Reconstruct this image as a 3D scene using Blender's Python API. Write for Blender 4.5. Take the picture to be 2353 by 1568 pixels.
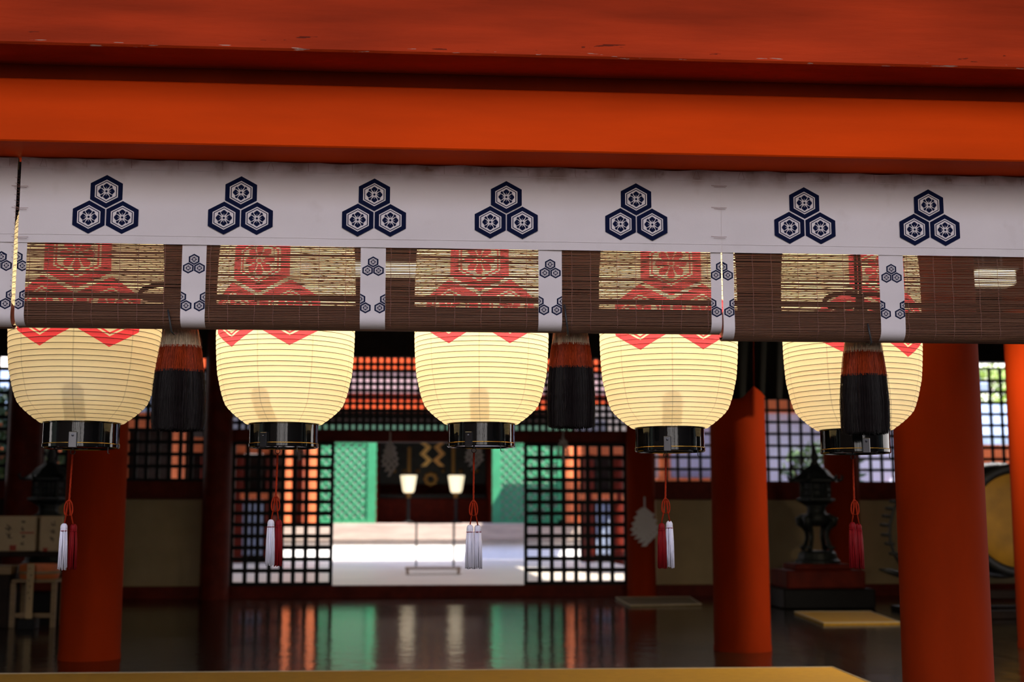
import bpy, math, random
from mathutils import Vector, Matrix

for o in list(bpy.data.objects):
    bpy.data.objects.remove(o)
S = bpy.context.scene
COL = S.collection
random.seed(7)
PI = math.pi
R_ = math.radians

# ------------------------------------------------------------------ camera
F, PITCH, YAW, CZ = 3050.0, R_(7.67), 0.0738, 1.10       # focal length in px of a 2353 px wide frame
cam = bpy.data.cameras.new('camera')
cam.sensor_width = 36.0
cam.lens = F / 2353 * 36
cam.clip_end = 400
cam.dof.use_dof = True
cam.dof.focus_distance = 5.85
cam.dof.aperture_fstop = 2.1
camo = bpy.data.objects.new('camera', cam)
camo.location = (0, 0, CZ)
camo.rotation_euler = (PI / 2 + PITCH, 0, -YAW)
COL.objects.link(camo)
S.camera = camo

# ------------------------------------------------------------------ view, world, sun
S.view_settings.view_transform = 'Standard'
S.view_settings.look = 'None'
S.view_settings.gamma = 1
S.view_settings.use_curve_mapping = False
S.view_settings.exposure = 0.0
S.cycles.max_bounces = 6
S.cycles.diffuse_bounces = 4
S.cycles.glossy_bounces = 3
S.cycles.transmission_bounces = 4
S.cycles.caustics_reflective = False
S.cycles.caustics_refractive = False
S.cycles.sample_clamp_indirect = 6.0

SUN_EL, SUN_AZ = R_(46), R_(42)      # elevation; azimuth from +X towards the viewer's side (-Y)
world = bpy.data.worlds.new('sky_world')
S.world = world
world.use_nodes = True
wt = world.node_tree
bg = wt.nodes['Background']
geo = wt.nodes.new('ShaderNodeTexCoord')
sep = wt.nodes.new('ShaderNodeSeparateXYZ')
ramp = wt.nodes.new('ShaderNodeValToRGB')
wt.links.new(geo.outputs['Generated'], sep.inputs[0])
wt.links.new(sep.outputs[2], ramp.inputs[0])
ramp.color_ramp.elements[0].position = 0.35
ramp.color_ramp.elements[1].position = 0.85
ramp.color_ramp.elements[0].color = (1.0, 0.93, 0.90, 1)
ramp.color_ramp.elements[1].color = (0.36, 0.50, 1.0, 1)
wt.links.new(ramp.outputs[0], bg.inputs[0])
bg.inputs[1].default_value = 3.2

sun = bpy.data.lights.new('sun', 'SUN')
sun.energy = 11.0
sun.angle = R_(0.6)
sun.color = (1.0, 0.93, 0.82)
suno = bpy.data.objects.new('sun', sun)
_to = Vector((-math.cos(SUN_AZ) * math.cos(SUN_EL), math.sin(SUN_AZ) * math.cos(SUN_EL), -math.sin(SUN_EL)))
suno.rotation_euler = _to.to_track_quat('-Z', 'Y').to_euler()
suno.location = (20, -20, 30)
COL.objects.link(suno)

# ------------------------------------------------------------------ where a pixel of the photograph lies in the place
_fh = Vector((math.sin(YAW), math.cos(YAW), 0))
_r = Vector((math.cos(YAW), -math.sin(YAW), 0))
_f = _fh * math.cos(PITCH) + Vector((0, 0, 1)) * math.sin(PITCH)
_u = Vector((0, 0, 1)) * math.cos(PITCH) - _fh * math.sin(PITCH)


def ray(px, py):
    return _f * F + _r * (px - 1176.5) - _u * (py - 784.0)


def at(px, py, Y):
    d = ray(px, py)
    t = Y / d.y
    return Vector((d.x * t, Y, CZ + d.z * t))


def onz(px, py, z=0.0):
    d = ray(px, py)
    t = (z - CZ) / d.z
    return Vector((d.x * t, d.y * t, z))


def X(px, Y, py=1195):
    return at(px, py, Y).x


def Z(py, Y, px=1176):
    return at(px, py, Y).z


# ------------------------------------------------------------------ materials
class E:
    """a value in a node tree, written with ordinary arithmetic"""
    def __init__(s, t, k): s.t, s.k = t, k

    def m(s, op, *a):
        n = s.t.nodes.new('ShaderNodeMath')
        n.operation = op
        for i, v in enumerate((s,) + a):
            if isinstance(v, E): s.t.links.new(v.k, n.inputs[i])
            else: n.inputs[i].default_value = float(v)
        return E(s.t, n.outputs[0])

    def __add__(s, o): return s.m('ADD', o)
    def __sub__(s, o): return s.m('SUBTRACT', o)
    def __mul__(s, o): return s.m('MULTIPLY', o)
    def __truediv__(s, o): return s.m('DIVIDE', o)
    def abs(s): return s.m('ABSOLUTE')
    def lt(s, o): return s.m('LESS_THAN', o)
    def gt(s, o): return s.m('GREATER_THAN', o)
    def mn(s, o): return s.m('MINIMUM', o)
    def mx(s, o): return s.m('MAXIMUM', o)


MATS = {}


def mat(name, col, rough=0.6, var=0.12, scale=6.0, bump=0.0, bscale=None, metal=0.0, spec=0.5, stretch=(1, 1, 1),
        emit=None, estr=0.0, coat=0.0, col2=None, lo=0.35, hi=0.7):
    if name in MATS: return MATS[name]
    m = bpy.data.materials.new(name)
    m.use_nodes = True
    t = m.node_tree
    b = t.nodes['Principled BSDF']
    b.inputs['Roughness'].default_value = rough
    b.inputs['Metallic'].default_value = metal
    b.inputs['Specular IOR Level'].default_value = spec
    if coat: b.inputs['Coat Weight'].default_value = coat
    tc = t.nodes.new('ShaderNodeTexCoord')
    mp = t.nodes.new('ShaderNodeMapping')
    mp.inputs['Scale'].default_value = stretch
    t.links.new(tc.outputs['Object'], mp.inputs[0])
    nz = t.nodes.new('ShaderNodeTexNoise')
    nz.inputs['Scale'].default_value = scale
    nz.inputs['Detail'].default_value = 6
    t.links.new(mp.outputs[0], nz.inputs[0])
    r = t.nodes.new('ShaderNodeValToRGB')
    c2 = col2 if col2 else tuple(c * (1 - var) for c in col)
    c1 = col if col2 else tuple(min(1, c * (1 + var)) for c in col)
    r.color_ramp.elements[0].color = (*c2, 1)
    r.color_ramp.elements[1].color = (*c1, 1)
    r.color_ramp.elements[0].position = lo
    r.color_ramp.elements[1].position = hi
    t.links.new(nz.outputs[0], r.inputs[0])
    t.links.new(r.outputs[0], b.inputs['Base Color'])
    if bump:
        n2 = t.nodes.new('ShaderNodeTexNoise')
        n2.inputs['Scale'].default_value = bscale or scale * 3
        n2.inputs['Detail'].default_value = 4
        t.links.new(mp.outputs[0], n2.inputs[0])
        bp = t.nodes.new('ShaderNodeBump')
        bp.inputs['Strength'].default_value = bump
        bp.inputs['Distance'].default_value = 0.01
        t.links.new(n2.outputs[0], bp.inputs['Height'])
        t.links.new(bp.outputs[0], b.inputs['Normal'])
    if emit:
        b.inputs['Emission Color'].default_value = (*emit, 1)
        b.inputs['Emission Strength'].default_value = estr
    MATS[name] = m
    return m


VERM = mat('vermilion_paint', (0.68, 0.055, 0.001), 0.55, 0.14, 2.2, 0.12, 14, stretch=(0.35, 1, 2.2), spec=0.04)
VERM_WORN = mat('worn_vermilion_paint', (0.45, 0.038, 0.006), 0.6, 0.3, 3.0, 0.35, 20, stretch=(0.3, 1, 2.5), spec=0.08)
def chip_edge(m):
    """old white undercoat showing where the paint has flaked along the lower arris, and short dark cracks above it"""
    t = m.node_tree
    b = t.nodes['Principled BSDF']
    base = b.inputs['Base Color'].links[0].from_socket
    tc = t.nodes.new('ShaderNodeTexCoord')
    sx = t.nodes.new('ShaderNodeSeparateXYZ')
    t.links.new(tc.outputs['Object'], sx.inputs[0])
    z, yy = E(t, sx.outputs[2]), E(t, sx.outputs[1])
    out = base
    for sc, st, th, z0, z1, col in ((26, (.35, 1, 4), .655, -.01, .020, (.50, .36, .30, 1)), (9, (.8, 1, 6), .67, .018, .06, (.06, .008, .004, 1))):
        mp = t.nodes.new('ShaderNodeMapping')
        mp.inputs['Scale'].default_value = st
        mp.inputs['Location'].default_value = (sc, 0, 0)
        t.links.new(tc.outputs['Object'], mp.inputs[0])
        n = t.nodes.new('ShaderNodeTexNoise')
        n.inputs['Scale'].default_value = sc
        n.inputs['Detail'].default_value = 5
        t.links.new(mp.outputs[0], n.inputs[0])
        k = E(t, n.outputs[0]).gt(th) * yy.lt(-.285) * z.gt(z0) * z.lt(z1) * .8
        mx = t.nodes.new('ShaderNodeMixRGB')
        t.links.new(k.k, mx.inputs[0])
        t.links.new(out, mx.inputs[1])
        mx.inputs[2].default_value = col
        out = mx.outputs[0]
    t.links.new(out, b.inputs['Base Color'])


chip_edge(VERM_WORN)
VERM_POST = mat('shade_darkened_vermilion_paint', (0.21, 0.017, 0.001), 0.8, 0.15, 3, 0.1, 12, stretch=(1, 1, 0.3), spec=0.05)  # the beams' vermilion darkened to stand in for shade under the blinds
GALWALL = mat('shaded_white_plaster', (0.62, 0.67, 0.93), 0.9, 0.06, 4)  # blue cast of skylit shade put into the white plaster's colour
FRIEZE = mat('pinkish_white_boards', (0.31, 0.205, 0.225), 0.8, 0.06, 4)
DULLGREEN = mat('dull_green_paint', (0.014, 0.055, 0.03), 0.6, 0.15, 5)
VERM_FRZ = mat('red_orange_frieze_paint', (0.50, 0.07, 0.02), 0.6, 0.12, 3, spec=0.1)
VERM_PALE = mat('glare_paled_vermilion_paint', (0.62, 0.16, 0.06), 0.6, 0.12, 3, spec=0.15)  # vermilion lightened so its colour carries sun glare and haze
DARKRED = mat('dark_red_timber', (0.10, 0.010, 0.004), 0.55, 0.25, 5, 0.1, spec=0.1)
BLACKW = mat('black_lattice_wood', (0.006, 0.0055, 0.006), 0.55, 0.2, 8, spec=0.15)
DARKWOOD = mat('dark_timber', (0.016, 0.008, 0.005), 0.6, 0.3, 5, spec=0.15)
CREAM = mat('cream_plaster', (0.33, 0.245, 0.135), 0.9, 0.08, 3)
WHITEPL = mat('white_plaster', (0.80, 0.78, 0.76), 0.9, 0.05, 4)
GREEN = mat('green_lattice_paint', (0.035, 0.25, 0.115), 0.5, 0.1, 5)
PALEGREEN = mat('pale_green_backing', (0.42, 0.50, 0.43), 0.8, 0.08, 5)
GOLD = mat('gilded_metal', (0.34, 0.20, 0.055), 0.35, 0.1, 9, metal=0.8)
GOLDPAPER = mat('gold_paper', (0.80, 0.55, 0.16), 0.45, 0.1, 9, metal=0.3)
BLACKIRON = mat('black_iron', (0.015, 0.015, 0.016), 0.5, 0.2, 8)
BRONZE = mat('dark_bronze', (0.014, 0.017, 0.018), 0.5, 0.3, 9, 0.2, metal=0.15, spec=0.25)
MATSTRAW = mat('yellow_straw_mat', (0.50, 0.265, 0.010), 0.8, 0.12, 12, 0.2, 90, stretch=(1, 6, 1))
MATEDGE = mat('pale_mat_edging', (0.5, 0.42, 0.3), 0.8, 0.1)
SLAT = mat('brown_bamboo_slats', (0.155, 0.070, 0.038), 0.45, 0.35, 9, 0.0, stretch=(0.5, 1, 60))
def backlit(m, col, k):
    """thin bamboo lets some light through"""
    t = m.node_tree
    out = [n for n in t.nodes if n.type == 'OUTPUT_MATERIAL'][0]
    b = t.nodes['Principled BSDF']
    tr = t.nodes.new('ShaderNodeBsdfTranslucent')
    tr.inputs[0].default_value = (*col, 1)
    mx = t.nodes.new('ShaderNodeMixShader')
    mx.inputs[0].default_value = k
    t.links.new(b.outputs[0], mx.inputs[1])
    t.links.new(tr.outputs[0], mx.inputs[2])
    t.links.new(mx.outputs[0], out.inputs[0])


backlit(SLAT, (0.55, 0.27, 0.07), 0.22)
CORD = mat('reddish_binding_thread', (0.26, 0.12, 0.09), 0.8, 0.15)
NAVY = mat('navy_dye', (0.004, 0.007, 0.032), 0.9, 0.12, 20, spec=0.1)
LACQ = mat('black_lacquer', (0.004, 0.004, 0.004), 0.06, 0.1, 3, 0.03, 30, spec=0.5)
LACQRIM = mat('gilded_rim', (0.55, 0.33, 0.07), 0.25, 0.1, 8, metal=0.9)
RIB = mat('rib_wire', (0.10, 0.075, 0.045), 0.7, 0.15)
TAG_METAL = mat('dark_metal_plate', (0.10, 0.10, 0.11), 0.18, 0.1, metal=0.9)
REDROPE = mat('red_silk_cord', (0.28, 0.02, 0.004), 0.7, 0.2, 60, spec=0.1)
REDSILK = mat('crimson_tassel_silk', (0.17, 0.004, 0.006), 0.6, 0.25, 40, stretch=(8, 8, 0.4), spec=0.12)
WHITESILK = mat('white_tassel_silk', (0.70, 0.68, 0.78), 0.6, 0.14, 40, stretch=(8, 8, 0.4))
HAIRW = mat('undyed_hair', (0.60, 0.48, 0.34), 0.55, 0.4, 60, stretch=(6, 6, 0.3), spec=0.1)
HAIRR = mat('red_dyed_hair', (0.26, 0.028, 0.004), 0.5, 0.45, 60, stretch=(6, 6, 0.3), spec=0.1)
HAIRB = mat('black_dyed_hair', (0.008, 0.005, 0.005), 0.45, 0.5, 60, stretch=(6, 6, 0.3), spec=0.1)
PAPERW = mat('white_ritual_paper', (0.50, 0.47, 0.50), 0.8, 0.05)
INK = mat('black_ink', (0.02, 0.02, 0.02), 0.8, 0.1)
REDINK = mat('red_seal_ink', (0.35, 0.05, 0.03), 0.8, 0.1)
PALEWOOD = mat('pale_plain_wood', (0.24, 0.155, 0.075), 0.65, 0.15, 8, stretch=(0.4, 1, 3))
GREYWOOD = mat('weathered_grey_timber', (0.46, 0.36, 0.30), 0.8, 0.15, 4, stretch=(0.4, 1, 3))
ORANGEBOX = mat('orange_lacquer', (0.50, 0.12, 0.03), 0.5, 0.15)
SKIN_DRUM = mat('tan_drum_hide', (0.44, 0.22, 0.016), 0.55, 0.25, 3)
CURTAIN = mat('black_cotton_curtain', (0.006, 0.006, 0.007), 0.9, 0.2, spec=0.05)
PALEFLOOR = mat('pale_stone_floor', (0.74, 0.66, 0.55), 0.42, 0.1, 1.2, stretch=(0.4, 1.5, 1))
ROOFMAT = mat('bark_roof', (0.06, 0.045, 0.035), 0.9, 0.2)
DECK = mat('weathered_deck', (0.020, 0.017, 0.015), 0.7, 0.2, 3, stretch=(0.3, 3, 1))
GRAVEL = mat('pale_gravel', (0.55, 0.50, 0.44), 0.9, 0.2, 20)
LEAF = mat('dark_leaves', (0.06, 0.12, 0.03), 0.6, 0.5, 3)
LEAF2 = mat('yellow_green_leaves', (0.25, 0.36, 0.06), 0.6, 0.4, 3)
BARK = mat('tree_bark', (0.10, 0.07, 0.05), 0.9, 0.3)
GLOWSHADE = mat('glowing_lamp_shade', (0.9, 0.85, 0.7), 0.6, 0.03, emit=(1.0, 0.86, 0.55), estr=1.05)
TUBE = mat('fluorescent_tube', (0.9, 0.9, 0.8), 0.5, 0.02, emit=(1.0, 0.88, 0.55), estr=3.0)
FIXTURE = mat('white_enamel', (0.7, 0.7, 0.68), 0.5, 0.05)
BLUEROOF = mat('blue_grey_tiles', (0.25, 0.33, 0.48), 0.4, 0.2, 4)


def make_floor_mat():
    m = mat('polished_dark_planks', (0.016, 0.011, 0.007), 0.125, 0.45, 2.0, 0.0, spec=0.26, stretch=(6, 0.35, 1))
    t = m.node_tree
    b = t.nodes['Principled BSDF']
    tc = t.nodes.new('ShaderNodeTexCoord')
    mp = t.nodes.new('ShaderNodeMapping')
    mp.inputs['Scale'].default_value = (1.0, 0.6, 1)
    t.links.new(tc.outputs['Object'], mp.inputs[0])
    n = t.nodes.new('ShaderNodeTexNoise')
    n.inputs['Scale'].default_value = 5
    n.inputs['Detail'].default_value = 5
    t.links.new(mp.outputs[0], n.inputs[0])
    sx = t.nodes.new('ShaderNodeSeparateXYZ')
    t.links.new(tc.outputs['Object'], sx.inputs[0])
    x = E(t, sx.outputs[0])
    gap = ((x * 3.2).m('FRACT') - 0.5).abs().gt(0.485) * 0.6
    h = E(t, n.outputs[0]) - gap
    bp = t.nodes.new('ShaderNodeBump')
    bp.inputs['Strength'].default_value = 0.26
    bp.inputs['Distance'].default_value = 0.012
    t.links.new(h.k, bp.inputs['Height'])
    t.links.new(bp.outputs[0], b.inputs['Normal'])
    return m


FLOORM = make_floor_mat()


def make_cloth(name, stain=True):
    """off-white cotton; brown water stains of irregular shape along the top hem"""
    m = mat(name, (0.66, 0.60, 0.605), 0.95, 0.035, 2.2, 0.10, 420, spec=0.1)
    if stain:
        t = m.node_tree
        b = t.nodes['Principled BSDF']
        base = b.inputs['Base Color'].links[0].from_socket
        tc = t.nodes.new('ShaderNodeTexCoord')
        sx = t.nodes.new('ShaderNodeSeparateXYZ')
        t.links.new(tc.outputs['Object'], sx.inputs[0])
        z = E(t, sx.outputs[2])                   # object origin lies on the top hem
        def noise(sc, det, st=(1, 1, 1)):
            mp = t.nodes.new('ShaderNodeMapping')
            mp.inputs['Scale'].default_value = st
            t.links.new(tc.outputs['Object'], mp.inputs[0])
            n = t.nodes.new('ShaderNodeTexNoise')
            n.inputs['Scale'].default_value = sc
            n.inputs['Detail'].default_value = det
            t.links.new(mp.outputs[0], n.inputs[0])
            return E(t, n.outputs[0])
        n1 = noise(7, 5)
        n2 = noise(26, 4)
        near = (z * 9.0 + 0.72).mx(0.0)           # 1 at the hem, fading 8 cm below
        a = ((n1 - 0.45) * near * 6.5).mx(0).mn(0.5)
        spots = ((n2 - 0.62) * (near * 6.0)).mx(0).mn(0.6)
        faint = ((n1 - 0.60) * 0.9).mx(0)
        k = (a + spots + faint).mn(0.8)
        mx = t.nodes.new('ShaderNodeMixRGB')
        t.links.new(k.k, mx.inputs[0])
        t.links.new(base, mx.inputs[1])
        mx.inputs[2].default_value = (0.24, 0.14, 0.085, 1)
        t.links.new(mx.outputs[0], b.inputs['Base Color'])
    return m


CLOTH = make_cloth('stained_white_cotton')
CLOTHP = make_cloth('white_cotton_strip', False)


def make_paper():
    m = bpy.data.materials.new('lantern_paper')
    m.use_nodes = True
    t = m.node_tree
    for n in list(t.nodes): t.nodes.remove(n)
    out = t.nodes.new('ShaderNodeOutputMaterial')
    uv = t.nodes.new('ShaderNodeUVMap')
    sx = t.nodes.new('ShaderNodeSeparateXYZ')
    t.links.new(uv.outputs[0], sx.inputs[0])
    u0, v0 = E(t, sx.outputs[0]), E(t, sx.outputs[1])     # angle from the front, height; both in lantern radii

    at_ = t.nodes.new('ShaderNodeAttribute')
    at_.attribute_type = 'OBJECT'
    at_.attribute_name = 'crest_shift'
    drop = E(t, at_.outputs['Fac'])

    def hexd(x, y): return x.abs().mx((x.abs() * 0.548 + y.abs()) / 1.068)
    red = None
    for ox, oy in ((0, 0), (-1.04, -1.70), (1.04, -1.70)):
        x = (u0 / 0.435) - ox
        y = ((v0 - 2.24 - drop) / 0.435) - oy
        d = hexd(x, y)
        body = d.lt(1.0)
        line = d.gt(0.645) * d.lt(0.70)
        field = d.lt(0.585)
        r = (x * x + y * y).m('SQRT')
        th = y.m('ARCTAN2', x)
        c4 = (th * 4.0).m('COSINE')
        pet = r.lt(c4.abs() * 0.14 + 0.37) * r.gt(0.12) * ((th * 8.0).m('COSINE')).gt(-0.80)
        dot = r.lt(0.07)
        col = (body - line - field + field * pet.mx(dot)).mx(0)
        red = col if red is None else red.mx(col)
    # pasted seams between the paper gores, eight round the lantern
    seam = ((u0 * (8 / (2 * PI)) + 0.5).m('FRACT') - 0.5).abs().lt(0.012)
    nz = t.nodes.new('ShaderNodeTexNoise')
    nz.inputs['Scale'].default_value = 9
    nz.inputs['Detail'].default_value = 5
    tc = t.nodes.new('ShaderNodeTexCoord')
    t.links.new(tc.outputs['Object'], nz.inputs[0])
    w = E(t, nz.outputs[0]) * 0.16 + 0.92
    w = w * (seam * -0.22 + 1.0)
    cm = t.nodes.new('ShaderNodeMixRGB')
    t.links.new(red.k, cm.inputs[0])
    cm.inputs[1].default_value = (0.86, 0.785, 0.58, 1)
    cm.inputs[2].default_value = (0.86, 0.075, 0.11, 1)
    mul = t.nodes.new('ShaderNodeMixRGB')
    mul.blend_type = 'MULTIPLY'
    mul.inputs[0].default_value = 1
    t.links.new(cm.outputs[0], mul.inputs[1])
    t.links.new(w.k, mul.inputs[2])
    tr = t.nodes.new('ShaderNodeBsdfTranslucent')
    df = t.nodes.new('ShaderNodeBsdfDiffuse')
    t.links.new(mul.outputs[0], tr.inputs[0])
    t.links.new(mul.outputs[0], df.inputs[0])
    mx = t.nodes.new('ShaderNodeMixShader')
    mx.inputs[0].default_value = 0.42
    t.links.new(tr.outputs[0], mx.inputs[1])
    t.links.new(df.outputs[0], mx.inputs[2])
    t.links.new(mx.outputs[0], out.inputs[0])
    return m


def make_holder_shadow():
    m = bpy.data.materials.new('holder_shadow_sheet')
    m.use_nodes = True
    t = m.node_tree
    for n in list(t.nodes): t.nodes.remove(n)
    out = t.nodes.new('ShaderNodeOutputMaterial')
    tr = t.nodes.new('ShaderNodeBsdfTransparent')
    nz = t.nodes.new('ShaderNodeTexNoise')
    nz.inputs['Scale'].default_value = 20
    rp = t.nodes.new('ShaderNodeValToRGB')
    rp.color_ramp.elements[0].color = (0.60, 0.58, 0.54, 1)
    rp.color_ramp.elements[1].color = (0.68, 0.66, 0.62, 1)
    t.links.new(nz.outputs[0], rp.inputs[0])
    t.links.new(rp.outputs[0], tr.inputs[0])
    t.links.new(tr.outputs[0], out.inputs[0])
    return m


PAPER = make_paper()
HOLDER_SHADOW = make_holder_shadow()


# ------------------------------------------------------------------ mesh building
class MB:
    def __init__(s): s.v, s.f, s.mi, s.uv, s.cur = [], [], [], None, 0

    def face(s, pts, mi=None):
        b = len(s.v)
        s.v += [Vector(p) for p in pts]
        s.f.append(tuple(range(b, b + len(pts))))
        s.mi.append(s.cur if mi is None else mi)

    def raw(s, vs, fs):
        b = len(s.v)
        s.v += [Vector(p) for p in vs]
        for f in fs:
            s.f.append(tuple(i + b for i in f))
            s.mi.append(s.cur)
        return s

    def box(s, x0, x1, y0, y1, z0, z1, M=None):
        vs = [Vector((x, y, z)) for z in (z0, z1) for y in (y0, y1) for x in (x0, x1)]
        if M is not None: vs = [M @ v for v in vs]
        return s.raw(vs, [(0, 2, 3, 1), (4, 5, 7, 6), (0, 1, 5, 4), (2, 6, 7, 3), (0, 4, 6, 2), (1, 3, 7, 5)])

    def bbox(s, x0, x1, y0, y1, z0, z1, b=0.008):
        """a box whose twelve edges are chamfered"""
        xs, ys, zs = (x0, x1), (y0, y1), (z0, z1)
        vs, ix = [], {}
        for i in (0, 1):
            for j in (0, 1):
                for k in (0, 1):
                    dx, dy, dz = (b if i == 0 else -b), (b if j == 0 else -b), (b if k == 0 else -b)
                    c = (xs[i], ys[j], zs[k])
                    for a, p in enumerate(((c[0], c[1] + dy, c[2] + dz), (c[0] + dx, c[1], c[2] + dz), (c[0] + dx, c[1] + dy, c[2]))):
                        ix[(i, j, k, a)] = len(vs)
                        vs.append(Vector(p))
        fs = []
        def q(*ks): fs.append(tuple(ix[k] for k in ks))
        q((0,0,0,0),(0,0,1,0),(0,1,1,0),(0,1,0,0)); q((1,0,0,0),(1,1,0,0),(1,1,1,0),(1,0,1,0))
        q((0,0,0,1),(1,0,0,1),(1,0,1,1),(0,0,1,1)); q((0,1,0,1),(0,1,1,1),(1,1,1,1),(1,1,0,1))
        q((0,0,0,2),(0,1,0,2),(1,1,0,2),(1,0,0,2)); q((0,0,1,2),(1,0,1,2),(1,1,1,2),(0,1,1,2))
        for j in (0, 1):
            for k in (0, 1):
                q((0,j,k,1),(1,j,k,1),(1,j,k,2),(0,j,k,2))
        for i in (0, 1):
            for k in (0, 1):
                q((i,0,k,0),(i,1,k,0),(i,1,k,2),(i,0,k,2))
        for i in (0, 1):
            for j in (0, 1):
                q((i,j,0,0),(i,j,1,0),(i,j,1,1),(i,j,0,1))
        for i in (0, 1):
            for j in (0, 1):
                for k in (0, 1):
                    q((i,j,k,0),(i,j,k,1),(i,j,k,2))
        return s.raw(vs, fs)

    def tube(s, pts, r, n=8, caps=True):
        """a round bar along pts; r a number or one per point"""
        pts = [Vector(p) for p in pts]
        rs = r if isinstance(r, (list, tuple)) else [r] * len(pts)
        vs, fs = [], []
        up = None
        for i, p in enumerate(pts):
            d = (pts[min(i + 1, len(pts) - 1)] - pts[max(i - 1, 0)])
            if d.length < 1e-9: d = Vector((0, 0, 1))
            d.normalize()
            if up is None:
                up = Vector((0, 0, 1)) if abs(d.z) < 0.9 else Vector((1, 0, 0))
            a = d.cross(up)
            if a.length < 1e-6: a = d.cross(Vector((0, 1, 0)))
            a.normalize()
            b = a.cross(d).normalized()
            up = b
            for k in range(n):
                t = 2 * PI * k / n
                vs.append(p + (a * math.cos(t) + b * math.sin(t)) * rs[i])
        for i in range(len(pts) - 1):
            for k in range(n):
                k2 = (k + 1) % n
                fs.append((i * n + k, i * n + k2, (i + 1) * n + k2, (i + 1) * n + k))
        if caps:
            fs.append(tuple(range(n))[::-1])
            fs.append(tuple((len(pts) - 1) * n + k for k in range(n)))
        return s.raw(vs, fs)

    def lathe(s, prof, n=32, c=(0, 0, 0), axis='z', caps=True):
        """prof: (radius, height) pairs"""
        vs, fs = [], []
        c = Vector(c)
        for r, h in prof:
            for k in range(n):
                t = 2 * PI * k / n
                p = (r * math.cos(t), r * math.sin(t), h) if axis == 'z' else (r * math.cos(t), h, r * math.sin(t))
                vs.append(c + Vector(p))
        for i in range(len(prof) - 1):
            for k in range(n):
                k2 = (k + 1) % n
                fs.append((i * n + k, i * n + k2, (i + 1) * n + k2, (i + 1) * n + k))
        if caps:
            if prof[0][0] > 1e-5: fs.append(tuple(range(n))[::-1])
            if prof[-1][0] > 1e-5: fs.append(tuple((len(prof) - 1) * n + k for k in range(n)))
        return s.raw(vs, fs)

    def prism(s, pts, y0, y1):
        """an outline in x, z given real thickness from y0 to y1"""
        n = len(pts)
        vs = [Vector((p[0], y0, p[1])) for p in pts] + [Vector((p[0], y1, p[1])) for p in pts]
        fs = [tuple(range(n)), tuple(range(n, 2 * n))[::-1]]
        for i in range(n):
            j = (i + 1) % n
            fs.append((i, n + i, n + j, j))
        return s.raw(vs, fs)

    def build(s, name, m, parent=None, smooth=False, origin=None, local=False):
        """links everything collected so far as ONE mesh object; points are in the place's own metres"""
        ms = m if isinstance(m, (list, tuple)) else [m]
        o = Vector(origin) if origin is not None else (LOC.get(parent, Vector()) if parent else Vector())
        if local: o = Vector()
        me = bpy.data.meshes.new(name)
        me.from_pydata([v - o for v in s.v], [], s.f)
        for q in ms: me.materials.append(q)
        if len(ms) > 1: me.polygons.foreach_set('material_index', s.mi)
        if smooth: me.polygons.foreach_set('use_smooth', [True] * len(me.polygons))
        if smooth == 'auto':
            try: me.set_sharp_from_angle(angle=R_(40))
            except Exception: pass
        me.validate()
        ob = bpy.data.objects.new(name, me)
        COL.objects.link(ob)
        if parent: ob.parent = parent
        if origin is not None and not parent: ob.location = o
        LOC[ob] = o
        return ob


LOC = {}


def tag(o, label=None, cat=None, group=None, kind=None):
    if label: o['label'] = label
    if cat: o['category'] = cat
    if group: o['group'] = group
    if kind: o['kind'] = kind
    return o


def thing(name, label, cat, loc=(0, 0, 0), group=None, kind='thing'):
    o = bpy.data.objects.new(name, None)
    o.empty_display_size = 0.05
    o.location = loc
    COL.objects.link(o)
    LOC[o] = Vector(loc)
    return tag(o, label, cat, group, kind)


def dup(root, loc, label, rz=0.0, scale=1.0, group=None):
    r = root.copy(); COL.objects.link(r)
    r.location = loc; r.rotation_euler = (0, 0, rz); r.scale = (scale,) * 3
    r['label'] = label
    if group: r['group'] = group
    for ch in list(root.children):
        c = ch.copy(); COL.objects.link(c); c.parent = r
        for g in ch.children:
            d = g.copy(); COL.objects.link(d); d.parent = c
    return r


def struct(name, mb, m, label, cat, smooth=False):
    return tag(mb.build(name, m, smooth=smooth), label, cat, kind='structure')


# ------------------------------------------------------------------ planes of the place
YBL = 5.68                  # the row of blinds under the front lintel
YLN = 6.30                  # the row of lanterns behind them
Y1, Y2, YB = 7.1, 11.35, 19.4   # front pillars, middle pillars, back wall
YH = 38.0                   # front of the inner sanctuary across the court
ZC = 4.3                    # ceiling

# ================================================================== LARGE STRUCTURE
mb = MB(); mb.box(-12, 13, 6.9, YB + 0.15, -0.25, 0.0)
struct('floor', mb, FLOORM, 'dark polished plank floor of the hall, reflecting the doors', 'floor')
mb = MB(); mb.box(-12, 13, 6.6, YB + 0.2, ZC, ZC + 0.2)
struct('ceiling', mb, DARKWOOD, 'dark timber ceiling of the hall', 'ceiling')
# roof of the hall with its deep front eave, and a flat roof added to shade the court
mb = MB()
for (ya, za, yb, zb) in ((3.2, 4.6, 13.0, 7.9), (13.0, 7.9, 21.6, 4.6)):
    vs = [(-14, ya, za), (15, ya, za), (15, yb, zb), (-14, yb, zb)]
    mb.raw([Vector(v) for v in vs] + [Vector(v) + Vector((0, 0, 0.3)) for v in vs],
           [(0, 1, 2, 3), (7, 6, 5, 4), (0, 4, 5, 1), (1, 5, 6, 2), (2, 6, 7, 3), (3, 7, 4, 0)])
struct('roof', mb, ROOFMAT, 'bark roof over the hall with a deep eave', 'roof')
mb = MB(); mb.box(-7.0, 6.4, 20.0, 33.2, 5.5, 5.8)
struct('roof_court_shade', mb, ROOFMAT, 'unseen flat roof added to shade the court floor', 'roof')
mb = MB(); mb.box(-80, 80, -60, 6.85, -0.9, -0.5)
struct('ground_deck', mb, DECK, 'weathered timber deck in front of the hall', 'deck')
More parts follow.
